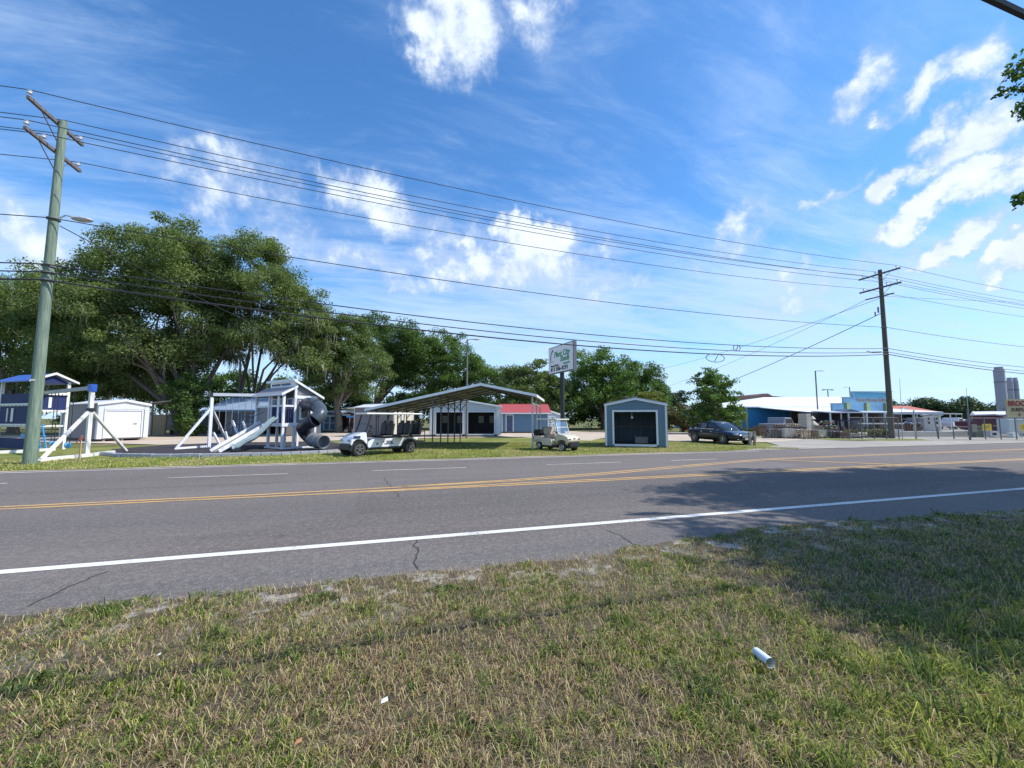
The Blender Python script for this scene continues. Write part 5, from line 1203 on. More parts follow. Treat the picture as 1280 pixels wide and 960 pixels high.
# brown building with a tiled roof beyond
t = cthing('brown_building', 'two-storey tan building with a brown tiled roof beyond the white roof', 'building', 49.5, 92, 3)
MB().b2(0, 15, 0, 10, 0, 6.0).build('wall', paint('tan_stucco', (.36, .27, .19), .8, .12, 1), t)
MB().prism([(-.8, 5.9), (15.8, 5.9), (13.5, 6.35), (9.2, 6.7), (8.2, 7.25), (6.8, 7.2), (6.0, 6.75), (-.8, 6.5)], -.6, 10.6, 'y').build('roof', paint('brown_tiles', (.2, .12, .09), .7, .2, 3), t)
for k in range(7): 
    f_ = MB().b2(.9+k*2, 2.0+k*2, -.06, .0, 4.45, 5.75).build('window', paint('window_trim_tan', (.5, .42, .3), .7), t); MB().b2(1.02+k*2, 1.88+k*2, -.08, -.061, 4.55, 5.65).build('pane', glassd, f_)
# orange-red roofed shelter right of the dark pole
t = cthing('market_shelter', 'low open building with an orange-red roof behind the gate', 'shelter', (1120-640)/510*60, 60, -12)
MB().add([(0, 0, 2.4), (6, 0, 2.4), (6.4, 9, 2.4), (0, 9, 2.4), (1.6, 4.5, 3.65), (4.2, 4.5, 3.6)], [(0, 1, 5, 4), (1, 2, 5), (2, 3, 4, 5), (3, 0, 4), (0, 3, 2, 1)]).build('roof', paint('orange_red_roof', (.45, .11, .06), .5, .15, 1), t)
MB().prism([(-.3, 2.3), (2.6, 2.3), (1.0, 3.15)], -.3, 0.5, 'y').build('gable', trimw, t)
MB().b2(-.5, 6.6, -.8, -.3, 2.25, 2.4).build('canopy_edge', paint('pinkish_white', (.66, .58, .56), .5), t)
for k in range(4): MB().b2(.1+k*2, .22+k*2, -.5, -.4, 0, 2.25).build('post', offwhite, t)
MB().b2(4.0, 6.2, 1.5, 1.6, 0, 2.3).build('side_wall', paint('deep_green_wall', (.05, .12, .11), .7), t)
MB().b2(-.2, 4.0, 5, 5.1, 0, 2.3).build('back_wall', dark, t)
t = cthing('display_shed', 'narrow white shed with four small dark windows behind the gate', 'shed', (1153-640)/510*49, 49, -38); t.scale = (.74, .6, 1)
MB().b2(0, 1.95, 0, 1.8, .1, 2.0).build('wall', whitesid, t)
MB().prism([(-.25, 2.0), (1.0, 2.12), (2.2, 2.0), (2.2, 2.06), (1.0, 2.2), (-.25, 2.06)], -.25, 2.05, 'y').build('roof', trimw, t)
for x_ in (.4, 1.3):
    for z_ in (.95, 1.45): 
        f_ = MB().b2(x_, x_+.3, -.03, 0, z_, z_+.38).build('window', trimw, t); MB().b2(x_+.03, x_+.27, -.045, -.031, z_+.03, z_+.35).build('pane', glassd, f_)
# blue-grey long shed with white roof behind the maroon trailer
t = cthing('storage_building', 'long slate storage building with a white roof edge behind the maroon trailer', 'building', (1218-640)/510*70, 70, -42); t.scale = (.6, .8, 1)
MB().b2(0, 11, 0, 6, 0, 2.3).build('wall', paint('slate_wall', (.13, .17, .24), .7), t); MB().prism([(-.3, 2.3), (6.3, 2.3), (3, 2.85)], -.2, 11.2, 'x').build('roof', whiteroof, t)
# silos of the concrete plant
cg = paint('silo_concrete', (.36, .345, .4), .8, .06, .3); D0 = 150
for (px, w_, top, lb) in ((1252.3, 12.4, 458.5, 'tallest and widest grey silo of the far concrete plant'), (1264.5, 7, 472, 'middle slimmer grey silo of the far concrete plant'), (1271.5, 6.5, 472, 'rightmost slim grey silo of the far concrete plant')):
    dd = D0 if w_ > 8 else D0+8; s_ = dd/510; h_ = (523-top)*s_+1.65
    t = cthing('silo', lb, 'silo', (px-640)*s_, dd, 0, 'silos of the concrete plant'); rr_ = w_*s_/2*.8
    MB().tube([(0, 0, 3.5), (0, 0, h_-1.0), (0, 0, h_-.95), (0, 0, h_)], [rr_, rr_, rr_*.8, rr_*.8], 20).build('shell', cg, t, smooth=True)
    MB().tube([(0, 0, h_*.72), (0, 0, h_*.72+.3)], rr_+.08, 20).build('ring', greysteel, t)
    MB().tube([(0, 0, 1.2), (0, 0, 3.5)], [.5, rr_], 16).build('hopper', cg, t)
    for a in range(4): MB().b2(math.cos(a*1.57)*rr_*.9-.2, math.cos(a*1.57)*rr_*.9+.2, math.sin(a*1.57)*rr_*.9-.2, math.sin(a*1.57)*rr_*.9+.2, 0, 3.8).build('leg', greysteel, t)
t = cthing('plant_tower', 'low dark steel frame of the concrete plant beneath the silos', 'plant tower', (1247-640)*150/510, 146, 0)
for k in range(4): MB().b2(k*2.3, k*2.3+.25, 0, .25, 0, 7).build('column', greysteel, t)
MB().b2(-.2, 7.4, 0, 2, 3.0, 3.3).b2(-.2, 7.4, 0, 2, 5.2, 5.5).build('platform', greysteel, t); MB().b2(1, 4, .5, 2, 3.3, 5.0).build('cladding', paint('blue_grey_clad', (.2, .24, .3), .7), t)
# tan surplus sign, cut by the picture edge
t = cthing('yard_sign', 'large tan billboard with dark red capitals at the picture edge', 'sign', (1257.5-640)/510*37, 37, 0)
MB().b2(0, 3.6, 0, .12, 1.75, 3.4).build('board', paint('tan_board', (.42, .36, .2), .7, .1, 2, dirt=.2), t)
for x_ in (.3, 3.1): MB().b2(x_, x_+.12, .121, .24, 0, 3.2).build('post', wood, t)
redl = paint('letter_dark_red', (.22, .02, .02), .6)
text('lettering', 'BROCKS', .62, redl, t, (.14, -.012, 2.98), off=.03, sx=.92); text('lettering', 'SURPLUS', .42, paint('letter_dark_brown', (.08, .04, .03), .6), t, (.4, -.012, 2.42), off=.02, sx=.95); text('lettering', '&', .3, redl, t, (1.0, -.012, 2.0), off=.02)
for (px, D, lb) in ((1225, 35, 'yellow sign plate wired to the fence before the maroon trailer'), (1271.5, 34.5, 'yellow sign plate wired to the fence at the picture edge')):
    t = cthing('yellow_sign', lb, 'sign', (px-640)/510*D, D, 0); w_ = .78
    MB().b2(0, w_, 0, .02, .62, 1.18).build('plate', paint('sign_yellow', (.7, .5, .03), .5, .06), t)
    MB().b2(.12, .66, -.006, -.001, .98, 1.06).b2(.16, .62, -.006, -.001, .82, .9).build('printed_lines', paint('faded_print', (.35, .22, .05), .6), t)
    MB().b2(.1, .14, .025, .06, 0, 1.1).b2(.64, .68, .025, .06, 0, 1.1).build('post', galv, t)

# ------------------------------------------------------------------ maroon trailer, container, tractor, trucks, totes
mar = paint('maroon_steel', (.09, .012, .03), .45, .15, 3, dirt=.15)
def at(px, D): return (px-640)/510*D
t = cthing('hopper_trailer', 'maroon tapering hopper trailer just inside the gate', 'trailer', at(1193, 38), 38, -40); t.scale = (.72, .8, 1)
MB().prism([(0, 1.0), (.5, .62), (1.25, .55), (1.3, .3), (1.75, .3), (1.75, 1.38), (0, 1.38)], 0, 1.2, 'y').build('hopper', mar, t)
for x_ in (.75, 1.45): wheel(t, x_, .1, .26, .18, -1, offwhite)
MB().b2(-.1, 1.8, .3, .4, .4, .5).bar((0, .1, .4), (-.6, .1, .35), .08).build('drawbar', greysteel, t)
t = cthing('curved_container', 'dark maroon round-shouldered trailer body behind the yellow sign', 'trailer', at(1214, 41), 41, -44); t.scale = (.66, .8, 1)
pr_ = [(0, .5), (3.5, .4), (3.55, .9), (3.35, 1.5), (2.9, 1.85), (2.2, 1.95), (0, 1.9)]
MB().prism(pr_, 0, 1.8, 'y').build('body', mar, t, bevel=.04); MB().prism([(-.1, 1.9), (2.2, 1.955), (2.95, 1.86), (3.4, 1.5), (3.5, 1.55), (3.0, 1.98), (2.2, 2.08), (-.1, 2.03)], -.05, 1.85, 'y').build('top_rim', paint('pale_rim', (.45, .42, .45), .5), t)
for x_ in (.8, 2.7): wheel(t, x_, .05, .3, .2, -1, offwhite)
MB().b2(1.9, 2.6, -.03, -.002, .85, 1.0).build('decal', paint('tan_decal', (.4, .25, .1), .5), t)
tote = paint('tote_plastic', (.55, .65, .66), .3, .1, 3)
for (px, D, lb) in ((1257.5, 36.5, 'pale caged water tote left of its twin beneath the tan billboard'), (1268.5, 37.6, 'pale caged water tote right of its twin beneath the tan billboard')):
    t = cthing('water_tote', lb, 'tote', at(px, D), D, 8, 'water totes below the billboard'); w_ = .82
    MB().b2(0, w_, 0, w_, .25, 1.6).build('tank', tote, t, bevel=.06); MB().b2(-.02, w_+.02, -.02, w_+.02, 0, .14).b2(0, w_, 0, .1, .14, .24).build('pallet', greysteel, t)
    g_ = MB()
    for k in range(5): g_.b2(k*.195, k*.195+.025, -.035, -.015, .14, 1.65)
    for z_ in (.5, .95, 1.4, 1.65): g_.b2(-.02, w_+.02, -.045, -.036, z_, z_+.03)
    g_.build('cage', galv, t)
t = cthing('cable_reel', 'small white crate with dark top sitting by the fence under the yellow sign', 'crate', at(1233, 35.5), 35.5, -10)
MB().prism([(0, .1), (.75, .0), (.65, .55), (.1, .6)], 0, .5, 'y').build('shell', offwhite, t); MB().b2(.2, .5, -.02, .0, .2, .42).build('opening', black, t)
for (px, D, lb, w_, h_, c_) in ((1241, 35.6, 'pale low slab of stone stacked near the yellow sign', 1.0, .3, (.4, .36, .3)), (1262, 35, 'white box by the fence below the left tote', .62, .42, (.6, .62, .62)), (1216, 35.8, 'green-grey bale leaning behind the gate post', .7, 1.0, (.12, .14, .1))):
    t = cthing('yard_block', lb, 'block', at(px, D), D, rnd.uniform(-12, 12)); MB().b2(0, w_, 0, .5, 0, h_*.6).b2(.05, w_-.08, .04, .46, h_*.6, h_).build('block', paint('yb_%d' % px, c_, .8, .25, 6), t, bevel=.03)
def truck(label, px, D, phi, c_, s=1.):
    t = cthing('pickup_truck', label, 'truck', at(px, D), D, phi, 'trucks parked in the yard')
    m_ = paint('truck_%d' % px, c_, .3, .05, 3)
    MB().prism([(0, .45), (5.2, .45), (5.2, 1.0), (3.8, 1.08), (3.2, 1.72), (1.9, 1.76), (1.75, 1.1), (0, 1.1)], -.9, .9, 'y').build('body', m_, t, bevel=.06)
    MB().prism([(1.95, 1.12), (3.6, 1.1), (3.15, 1.62), (2.0, 1.66)], -.912, .912, 'y').build('window', glassd, t)
    for x_ in (1.0, 4.2):
        for s_ in (-1, 1): wheel(t, x_, s_*.8, .38, .24, s_, alu)
truck('white pickup truck in the yard beyond the narrow white shed', 1179, 62, 25, (.6, .62, .66)); truck('dusty blue pickup truck deep in the yard', 1173, 66, 160, (.1, .2, .36)); truck('silver pickup truck parked beyond the small round tree', 957, 44, 30, (.3, .31, .36)); truck('grey pickup truck under the orange-roofed shelter', 1126, 58, 10, (.2, .2, .24))
t = cthing('boat', 'white-hulled boat with a canopy deep in the yard', 'boat', at(1183, 72), 72, 20)
MB().prism([(0, .9), (4.5, .8), (5.6, 1.5), (0, 1.5)], -.9, .9, 'y').build('hull', paint('boat_white', (.7, .7, .7), .3), t, bevel=.08); MB().b2(1, 3, -.7, .7, 2.4, 2.5).build('canopy', whiteroof, t)
for x_ in (1.05, 2.9): MB().b2(x_, x_+.05, -.65, -.6, 1.5, 2.4).build('strut', galv, t)
MB().b2(.3, 4.2, -.6, .6, .4, .5).build('trailer_frame', greysteel, t)
for s_ in (-1, 1): wheel(t, 1.8, s_*.85, .3, .18, s_, alu)

# ------------------------------------------------------------------ chain-link fence and gate
def fence(label, a, b_, h, npost, top=True, cat='fence', name='chain_link_fence', lean=None):
    A = Vector(a); B = Vector(b_); ln = (B-A).length; rz = math.atan2((B-A).y, (B-A).x)
    t = thing(name, label, cat, A, rz)
    for k in range(npost+1):
        x = ln*k/npost; dx = (lean or {}).get(k, 0)
        MB().tube([(x, 0, 0), (x-dx, 0, h)], .035, 8).build('post', greysteel, t)
    if top: MB().tube([(0, 0, h-.03), (ln, 0, h-.03)], .022, 6).build('top_rail', greysteel, t)
    mb = MB(); n = int(ln/.16); hh = h-.1
    for k in range(-int(hh/.16), n+1):
        x0 = k*.16
        for s in (1, -1):
            xa, za, xb, zb_ = (x0, .05, x0+hh, .05+hh) if s == 1 else (x0+hh, .05, x0, .05+hh)
            if s == 1:
                if xa < 0: za += -xa; xa = 0
                if xb > ln: zb_ -= xb-ln; xb = ln
            else:
                if xa > ln: za += xa-ln; xa = ln
                if xb < 0: zb_ -= -xb; xb = 0
            if (xa < xb) == (s == 1) and zb_ > za: mb.tube([(xa, .01*s, za), (xb, .01*s, zb_)], .0035, 3, caps=False)
    mb.build('mesh', greysteel, t, fix=False)
    return t
fence('chain-link fence in front of the stone yard', G(1062, 549.5), G(1124, 549.2), 1.75, 4)
fence('low gate panel with leaning posts before the narrow white shed', G(1146, 549.2), G(1173, 548.8), 1.75, 1, True, 'gate', 'yard_gate', {1: .25})
fence('sagging gate panel between the white shed and the maroon trailer', G(1173.5, 548.8), G(1212, 549), 1.0, 2, True, 'gate', 'yard_gate')
fence('chain-link fence in front of the totes and yellow signs', G(1213, 549.3), G(1330, 549.6), 1.7, 6)
t = cthing('gate_post', 'tall pale steel gate post in front of the orange-red roof', 'post', *RD(1145, 549.4), 0); MB().tube([(0, 0, 0), (0, 0, 2.2)], .045, 8).build('tube', galv, t); MB().tube([(0, 0, 2.2), (0, 0, 2.28)], .06, 8).build('cap', greysteel, t)
t = cthing('gate_post', 'dark gate post with a small ledger box beside the maroon trailer', 'post', *RD(1213, 550), 0); MB().tube([(0, 0, 0), (0, 0, 2.4)], .06, 8).build('tube', greysteel, t); MB().b2(.1, .5, -.1, .1, .6, 1.2).build('box', greywood, t)

# ------------------------------------------------------------------ stone yard goods
stone = [paint('stone_a', (.38, .3, .22), .85, .4, 5), paint('stone_b', (.17, .15, .14), .85, .4, 5), paint('stone_c', (.55, .5, .41), .85, .3, 5), paint('stone_d', (.13, .09, .065), .85, .4, 5)]
rg = random.Random(11)
def pallet_stone(px, D, w_, h_, mi, label, kind='rubble'):
    t = cthing('stone_pallet', label, 'stone stack', at(px, D), D, rg.uniform(-14, 14), 'stacked goods of the stone yard')
    p_ = MB()
    for k in range(5): p_.b2(0, w_, k*.22, k*.22+.12, .1, .13)
    for x_ in (0, w_/2-.05, w_-.1): p_.b2(x_, x_+.1, 0, 1.0, .0, .1)
    p_.build('pallet', greywood, t)
    mb = MB()
    if kind == 'rubble':
        z = .13
        while z < h_:
            k = 0
            while k < int(w_/.22):
                mb.ball((.12+k*.22+rg.uniform(-.03, .03), rg.uniform(.1, .7), z+.1), (rg.uniform(.1, .17), rg.uniform(.1, .18), rg.uniform(.07, .12)), 6, 4, .25, rg); k += 1
            for k in range(int(w_/.25)): mb.ball((.12+k*.25, .1, z+.08), (.14, .12, .1), 6, 4, .25, rg)
            z += .16
    elif kind == 'slab':
        x = 0
        while x < w_-.06: q = rg.uniform(.05, .1); mb.box((x+q/2, .45, .13+h_*.42), (q*.8, .7, h_*rg.uniform(.7, .9)), rot=Euler((0, rg.uniform(-.12, .12), 0)).to_matrix()); x += q
    else:
        z = .13
        while z < h_: mb.b2(rg.uniform(0, .04), w_-rg.uniform(0, .04), .02, .95, z+.004, z+.13); z += .14
    mb.build('stones', stone[mi], t)
G_ = [(959, 34, 1.2, .9, 1, 'rubble', 'dark rubble stack left of the fence line behind the twin posts'), (973, 37, 1.1, 1.0, 3, 'rubble', 'brownish rubble pallet beyond the silver pickup'), (980, 33.5, .95, 1.05, 2, 'slab', 'upright pale slabs on a pallet, first after the pickup'),
      (990, 35, 1.1, 1.25, 1, 'slab', 'grey upright slabs beside the pale slabs'), (999, 33, 1.05, .95, 0, 'rubble', 'tan rubble pallet in front of the white porch roof'), (1007, 37, .5, 2.0, 2, 'block', 'tall narrow pale block stack left of the flowers'),
      (1012, 33.2, .7, .8, 3, 'block', 'dark block stack beneath the tall pale stack'), (1019, 34, 1.0, .9, 2, 'slab', 'leaning cream slabs left of the flower rack'), (1030, 34.2, 1.3, .6, 1, 'rubble', 'low dark rubble below the flower rack'),
      (1047, 33.6, .9, .62, 3, 'block', 'low brown block stack right of the flowers'), (1060, 34.2, .8, .45, 0, 'block', 'low tan block stack nearest the fence corner'), (1071, 35, .9, .5, 2, 'rubble', 'pale rubble heap just behind the fence'),
      (1084, 35.5, 1.5, .35, 2, 'block', 'long low pale blocks behind the fence near the dark pole'), (948, 38, .9, 1.25, 3, 'slab', 'brown upright boards on a pallet behind the twin posts'), (966, 41, 1.3, 1.35, 1, 'rubble', 'grey rubble stack under the blue wall'), (985, 42, 1.6, 1.3, 0, 'rubble', 'wide tan rubble stack under the porch roof')]
for (px, D, w_, h_, mi, kd, lb) in G_: pallet_stone(px, D, w_, h_*(.78 if h_ < 1.9 else 1), mi, lb, kd)
# flower rack
t = cthing('flower_rack', 'wooden rack of pink and white flowers under the shop porch', 'flower rack', at(1024, 38), 38, 0)
MB().b2(0, 1.7, 0, .5, .5, .55).b2(0, 1.7, .3, .8, .95, 1.0).b2(0, .06, 0, .8, 0, 1.0).b2(1.64, 1.7, 0, .8, 0, 1.0).build('shelf', greywood, t)
for nm, c_, n_ in (('foliage', (.06, .13, .04), 60), ('pink_flowers', (.6, .2, .2), 26), ('pale_flowers', (.65, .55, .5), 26)):
    mb = MB()
    for k in range(n_): lv_ = rg.choice((0, 1)); mb.ball((rg.uniform(.05, 1.65), rg.uniform(0, .3)+.35*lv_, .65+lv_*.45+rg.uniform(0, .3)), (.07, .07, .06), 5, 3, .3, rg)
    mb.build(nm, paint('fl_'+nm, c_, .7, .3, 8), t)
# display fountain, tables, shelving under the porches
t = cthing('garden_fountain', 'tiered pale stone garden fountain left of the flower rack', 'fountain', at(1014, 40), 40, 0)
MB().tube([(0, 0, 0), (0, 0, .15), (0, 0, .3), (0, 0, .8), (0, 0, .95), (0, 0, 1.0), (0, 0, 1.5), (0, 0, 1.6), (0, 0, 1.9)], [.45, .45, .15, .12, .5, .5, .08, .28, .05], 14).build('basin', stone[2], t, smooth=True)
for (px, D, w_, h_, lb, m_) in ((1076, 40.5, 4.1, 1.18, 'long white-topped display table under the shop porch', offwhite), (1086, 37.5, 3.2, .62, 'low white bench display in front of the shop porch', offwhite), (1052, 41, 1.5, 1.5, 'dark tarp-covered stack under the left of the shop porch', navy), (1124, 52, 3.0, 1.6, 'shelf unit of dark goods beside the dark pole', greysteel)):
    t = cthing('display_table', lb, 'display', at(px, D), D, rg.uniform(-4, 4)); 
    MB().b2(0, w_, 0, .9, h_-.1, h_).build('top', m_, t)
    for x_ in (.05, w_-.15):
        for y_ in (.05, .75): MB().b2(x_, x_+.1, y_, y_+.1, 0, h_-.1).build('leg', greysteel, t)
    mb = MB()
    for k in range(int(w_/.35)): mb.b2(.15+k*.34, .38+k*.34, .15, .6, .05, h_*rg.uniform(.3, .7))
    mb.build('goods_below', stone[3], t)
for (px, D, lb) in ((1064, 43, 'dark green tall planter under the shop porch'), (1097, 43, 'slim grey vending cabinet by the shop door'), (1034, 43, 'brown cupboard beneath the dark canopy')):
    t = cthing('cabinet', lb, 'cabinet', at(px, D), D, 0); m_ = paint('cab_%d' % px, rg.choice(((.05, .09, .1), (.2, .2, .24), (.12, .08, .06))), .6, .2); MB().b2(0, .8, 0, .5, 0, 1.5).build('body', m_, t, bevel=.02); MB().b2(.05, .38, -.02, 0, .1, 1.4).b2(.42, .75, -.02, 0, .1, 1.4).build('door', m_, t)
t = cthing('low_wall', 'low pale concrete wall behind the gate', 'wall', at(1120, 37), 37, 0)
MB().b2(-.3, 6.2, 0, .25, 0, .42).build('blocks', stone[2], t); MB().b2(-.34, 6.24, -.04, .29, .421, .48).build('cap', offwhite, t)
t = cthing('utility_vehicle', 'small blue and black vehicle parked before the brown open shed', 'vehicle', at(433, 46), 46, 0)
MB().b2(0, .9, 0, 1.2, .45, .8).b2(.1, .8, .8, 1.2, .8, 1.2).build('body', black, t, bevel=.05); MB().b2(0, .9, .1, 1.0, 1.75, 1.95).build('canopy', lblue, t)
for x_ in (.05, .85): MB().b2(x_-.02, x_+.02, .3, .34, .8, 1.75).build('strut', black, t); wheel(t, x_, .2, .28, .2, -1, alu)
# ------------------------------------------------------------------ trees
def bark(name, c):
    m, nt, b = newmat(name); v = coords(nt); mp = nt.nodes.new('ShaderNodeMapping'); mp.inputs['Scale'].default_value = (6, 6, 1.2); L(nt, v, mp.inputs[0])
    f = noise(nt, mp.outputs[0], 2.5, 7, .7, 1.); L(nt, mixc(nt, mapr(nt, f, .35, .65), tuple(x*.5 for x in c), tuple(x*1.3 for x in c)), b.inputs['Base Color'])
    b.inputs['Roughness'].default_value = .95; bump(nt, b, f, .8, .06); MATS[name] = m; return m
oakbark = bark('oak_bark', (.13, .11, .09)); greybark = bark('grey_bark', (.2, .18, .15))
LM = dict(oak=leafmat('oak_leaf', (.075, .11, .04), (.23, .285, .105), .46), pale=leafmat('pale_leaf', (.065, .105, .035), (.2, .26, .095), .42), deep=leafmat('deep_green_leaf', (.04, .085, .022), (.13, .21, .055), .4),
          bright=leafmat('bright_leaf', (.05, .1, .022), (.165, .26, .06), .4), yellow=leafmat('yellow_green_leaf', (.08, .11, .02), (.25, .27, .06), .35), olive=leafmat('olive_leaf', (.06, .07, .025), (.2, .17, .07), .3),
          far=leafmat('far_leaf', (.03, .06, .03), (.075, .12, .05), .2), moss=leafmat('hanging_moss', (.13, .135, .09), (.3, .3, .22), .3))
def leaves(cent, rad, per, size, seed, squash=.65, up=.35, drift=0.):
    """cent (n,3) clump centres, rad (n,), per leaves each -> verts, faces, tone"""
    rs = np.random.RandomState(seed); n = len(cent); N_ = n*per
    c = np.repeat(cent, per, 0); r = np.repeat(rad, per)
    d = rs.randn(N_, 3); d /= np.linalg.norm(d, axis=1)[:, None]+1e-9
    q = rs.rand(N_)**.45
    off = d*(r*q)[:, None]; off[:, 2] *= squash; off[:, 2] -= drift*np.abs(rs.rand(N_))*r
    p = c+off
    nr = d*.5 + rs.randn(N_, 3)*.55 + np.array([0, 0, up]); nr /= np.linalg.norm(nr, axis=1)[:, None]+1e-9
    a = np.cross(nr, rs.randn(N_, 3)); a /= np.linalg.norm(a, axis=1)[:, None]+1e-9; b = np.cross(nr, a)
    s = size*(.6+.8*rs.rand(N_))[:, None]
    V = np.stack([p-a*s*.5, p+b*s*.28, p+a*s*.5, p-b*s*.28], 1).reshape(-1, 3)
    i = np.arange(N_)*4; Fq = np.stack([i, i+1, i+2, i+3], -1)
    ct = np.repeat(rs.rand(n), per); tone = np.clip(.15+.5*ct+.45*(rs.rand(N_)-.3)+.0, 0, 1)
    return V, Fq, np.repeat(tone, 4)
def clumps(ells, n, seed, inner=.5, flat=-.55, cr=(.7, 1.2)):
    rs = np.random.RandomState(seed); wts = np.array([(e[3]*e[4]*e[5])**(2/3) for e in ells]); wts /= wts.sum(); out = []; rad = []
    ids = rs.choice(len(ells), n, p=wts)
    for i in ids:
        e = ells[i]
        while True:
            d = rs.randn(3); d /= np.linalg.norm(d)
            if d[2] > flat: break
        q = inner+(1-inner)*rs.rand()**.6; k = 1+.16*math.sin(d[0]*5+i)+.14*math.sin(d[1]*7+2*i)+.1*rs.randn()
        out.append((e[0]+d[0]*e[3]*q*k, e[1]+d[1]*e[4]*q*k, e[2]+d[2]*e[5]*q*k)); rad.append(cr[0]+(cr[1]-cr[0])*rs.rand())
    return np.array(out), np.array(rad)
def tree(name, label, cat, base, ells, mat, trunk, nc, per, size, seed, bk=oakbark, group=None, cr=(.7, 1.2), limbs=10, squash=.65, inner=.5, moss=0, flat=-.55, trunks=1, lean=.1, cut=None, drift=0.):
    """ells are (x, y, z, rx, ry, rz) from the base; trunk = (radius, fork height)"""
    t = thing(name, label, cat, base, 0, group); rg = random.Random(seed)
    C_, R_ = clumps(ells, nc, seed, inner, flat, cr)
    if cut is not None: k = cut(C_+np.array(base)); C_, R_ = C_[k], R_[k]
    V, Fq, T_ = leaves(C_, R_, per, size, seed+1, squash, drift=drift)
    if cut is not None: pass
    npmesh('crown', V, [Fq], mat, t, T_)
    mb = MB(); r, fh = trunk
    for ti in range(trunks):
        ang = ti*2.4+seed; bx, by = (math.cos(ang)*r*1.1*(trunks > 1), math.sin(ang)*r*1.1*(trunks > 1)); tx, ty = bx+rg.uniform(-lean, lean)*fh+bx*1.2, by+rg.uniform(-lean, lean)*fh+by
        rt = r*(.75 if trunks > 1 else 1.)
        pts = [(bx, by, -.05), (bx, by, .15), (bx*.9+tx*.1, by*.9+ty*.1, fh*.35), ((bx+tx)/2, (by+ty)/2+.1, fh*.7), (tx, ty, fh)]
        mb.tube(pts, [rt*1.5, rt*1.15, rt, rt*.88, rt*.8], 12)
        tgt = sorted(range(len(C_)), key=lambda k_: rg.random())[:max(2, limbs//trunks)]
        for k_ in tgt:
            e = C_[k_]; s0 = Vector((tx, ty, fh)); e_ = Vector(e); m1 = s0.lerp(e_, .35)+Vector((rg.uniform(-.06, .06), rg.uniform(-.06, .06), .08))*(e_-s0).length; m2 = s0.lerp(e_, .7)+Vector((rg.uniform(-.06, .06), rg.uniform(-.06, .06), .06))*(e_-s0).length
            r2 = rt*rg.uniform(.35, .6); mb.tube([s0-Vector((0, 0, .3)), m1, m2, e_], [r2, r2*.75, r2*.4, r2*.12], 7)
            for _ in range(2):
                q = C_[rg.randrange(len(C_))]; q = Vector(q)
                if (q-m2).length < (e_-s0).length*.6: mb.tube([m1.lerp(m2, .6), m2.lerp(q, .5)+Vector((0, 0, .2)), q], [r2*.35, r2*.25, r2*.08], 5)
    mb.build('trunk', bk, t, smooth=True, fix=False)
    if moss:
        rs = np.random.RandomState(seed+5); lo = C_[C_[:, 2] < np.quantile(C_[:, 2], .5)]
        pk = lo[rs.randint(len(lo), size=moss)]; V = []; Fm = []; To = []
        for p in pk:
            for s_ in range(7):
                x, y, z = p + rs.randn(3)*np.array([.4, .4, .2]); ln = rs.uniform(.5, 2.0); w_ = rs.uniform(.03, .09); a = rs.rand()*6.28; dx, dy = math.cos(a)*w_, math.sin(a)*w_; tn = rs.rand(); i = len(V)
                for k in range(5):
                    u = k/4; wv = (1-u)**.7; ox, oy = rs.randn(2)*.04*k
                    V += [(x-dx*wv+ox, y-dy*wv+oy, z-ln*u), (x+dx*wv+ox, y+dy*wv+oy, z-ln*u)]; To += [tn, tn]
                Fm += [(i+2*k, i+2*k+1, i+2*k+3, i+2*k+2) for k in range(4)]
        npmesh('hanging_moss', np.array(V), [np.array(Fm)], LM['moss'], t, np.array(To))
    return t
def EL_(base, items):
    """crown lobes given as (px, py, extra depth, rx, ry_depth, rz) -> offsets from the base"""
    out = []; d0 = base[1]; b3 = CW(*base)
    for (px, py, dd, rx, ryy, rz_) in items:
        p = PD(px, py, d0+dd)-b3; out.append((p.x, p.y, p.z, rx, ryy, rz_))
    return out
def place(px, py=None, D=None): 
    if D is None: return RD(px, py)
    return ((px-640)/510*D, D)
TR = 'oaks and trees along the back of the lot'
b = place(238, 546, 40)
tree('live_oak', 'largest live oak, its broad dark crown behind the garage shed', 'tree', CW(*b), EL_(b, [(205, 325, 0, 4.6, 5, 3.6), (150, 355, 1, 4.8, 5, 3.6), (245, 345, -1, 3.8, 5, 4.2), (110, 385, 0, 4.5, 5, 3.2), (200, 400, 0, 7, 6, 3.6), (130, 440, 1, 5, 5, 2.6), (60, 400, 2, 4., 4.5, 3.6), (225, 462, 3, 2.6, 3, 3.0), (150, 468, 2, 6, 4, 3.0), (85, 478, 3, 5, 3, 2.4), (195, 440, -2, 4.5, 3, 2.4)]),
     LM['oak'], (.62, 3.2), 900, 250, .21, 3, trunks=2, cr=(.8, 1.5), limbs=14, moss=120, group=TR, lean=.2)
b = place(318, 545, 42)
tree('live_oak', 'live oak with forked limbs and hanging moss behind the grey playset', 'tree', CW(*b), EL_(b, [(322, 330, 0, 3.2, 4.5, 2.8), (335, 375, -.5, 4.8, 5, 3.6), (375, 405, 0, 3.2, 4, 3.6), (290, 385, 0, 3.6, 5, 3.6), (345, 428, 0, 4.8, 4, 1.8), (255, 440, 1, 3.6, 4, 3.), (385, 450, 0, 2.6, 3, 2.6), (320, 430, -2, 4, 2, 1.4)]),
     LM['oak'], (.42, 3.6), 520, 250, .20, 8, trunks=3, cr=(.7, 1.4), limbs=10, moss=120, group=TR, lean=.35, flat=-.3)
b = place(20, 545, 46)
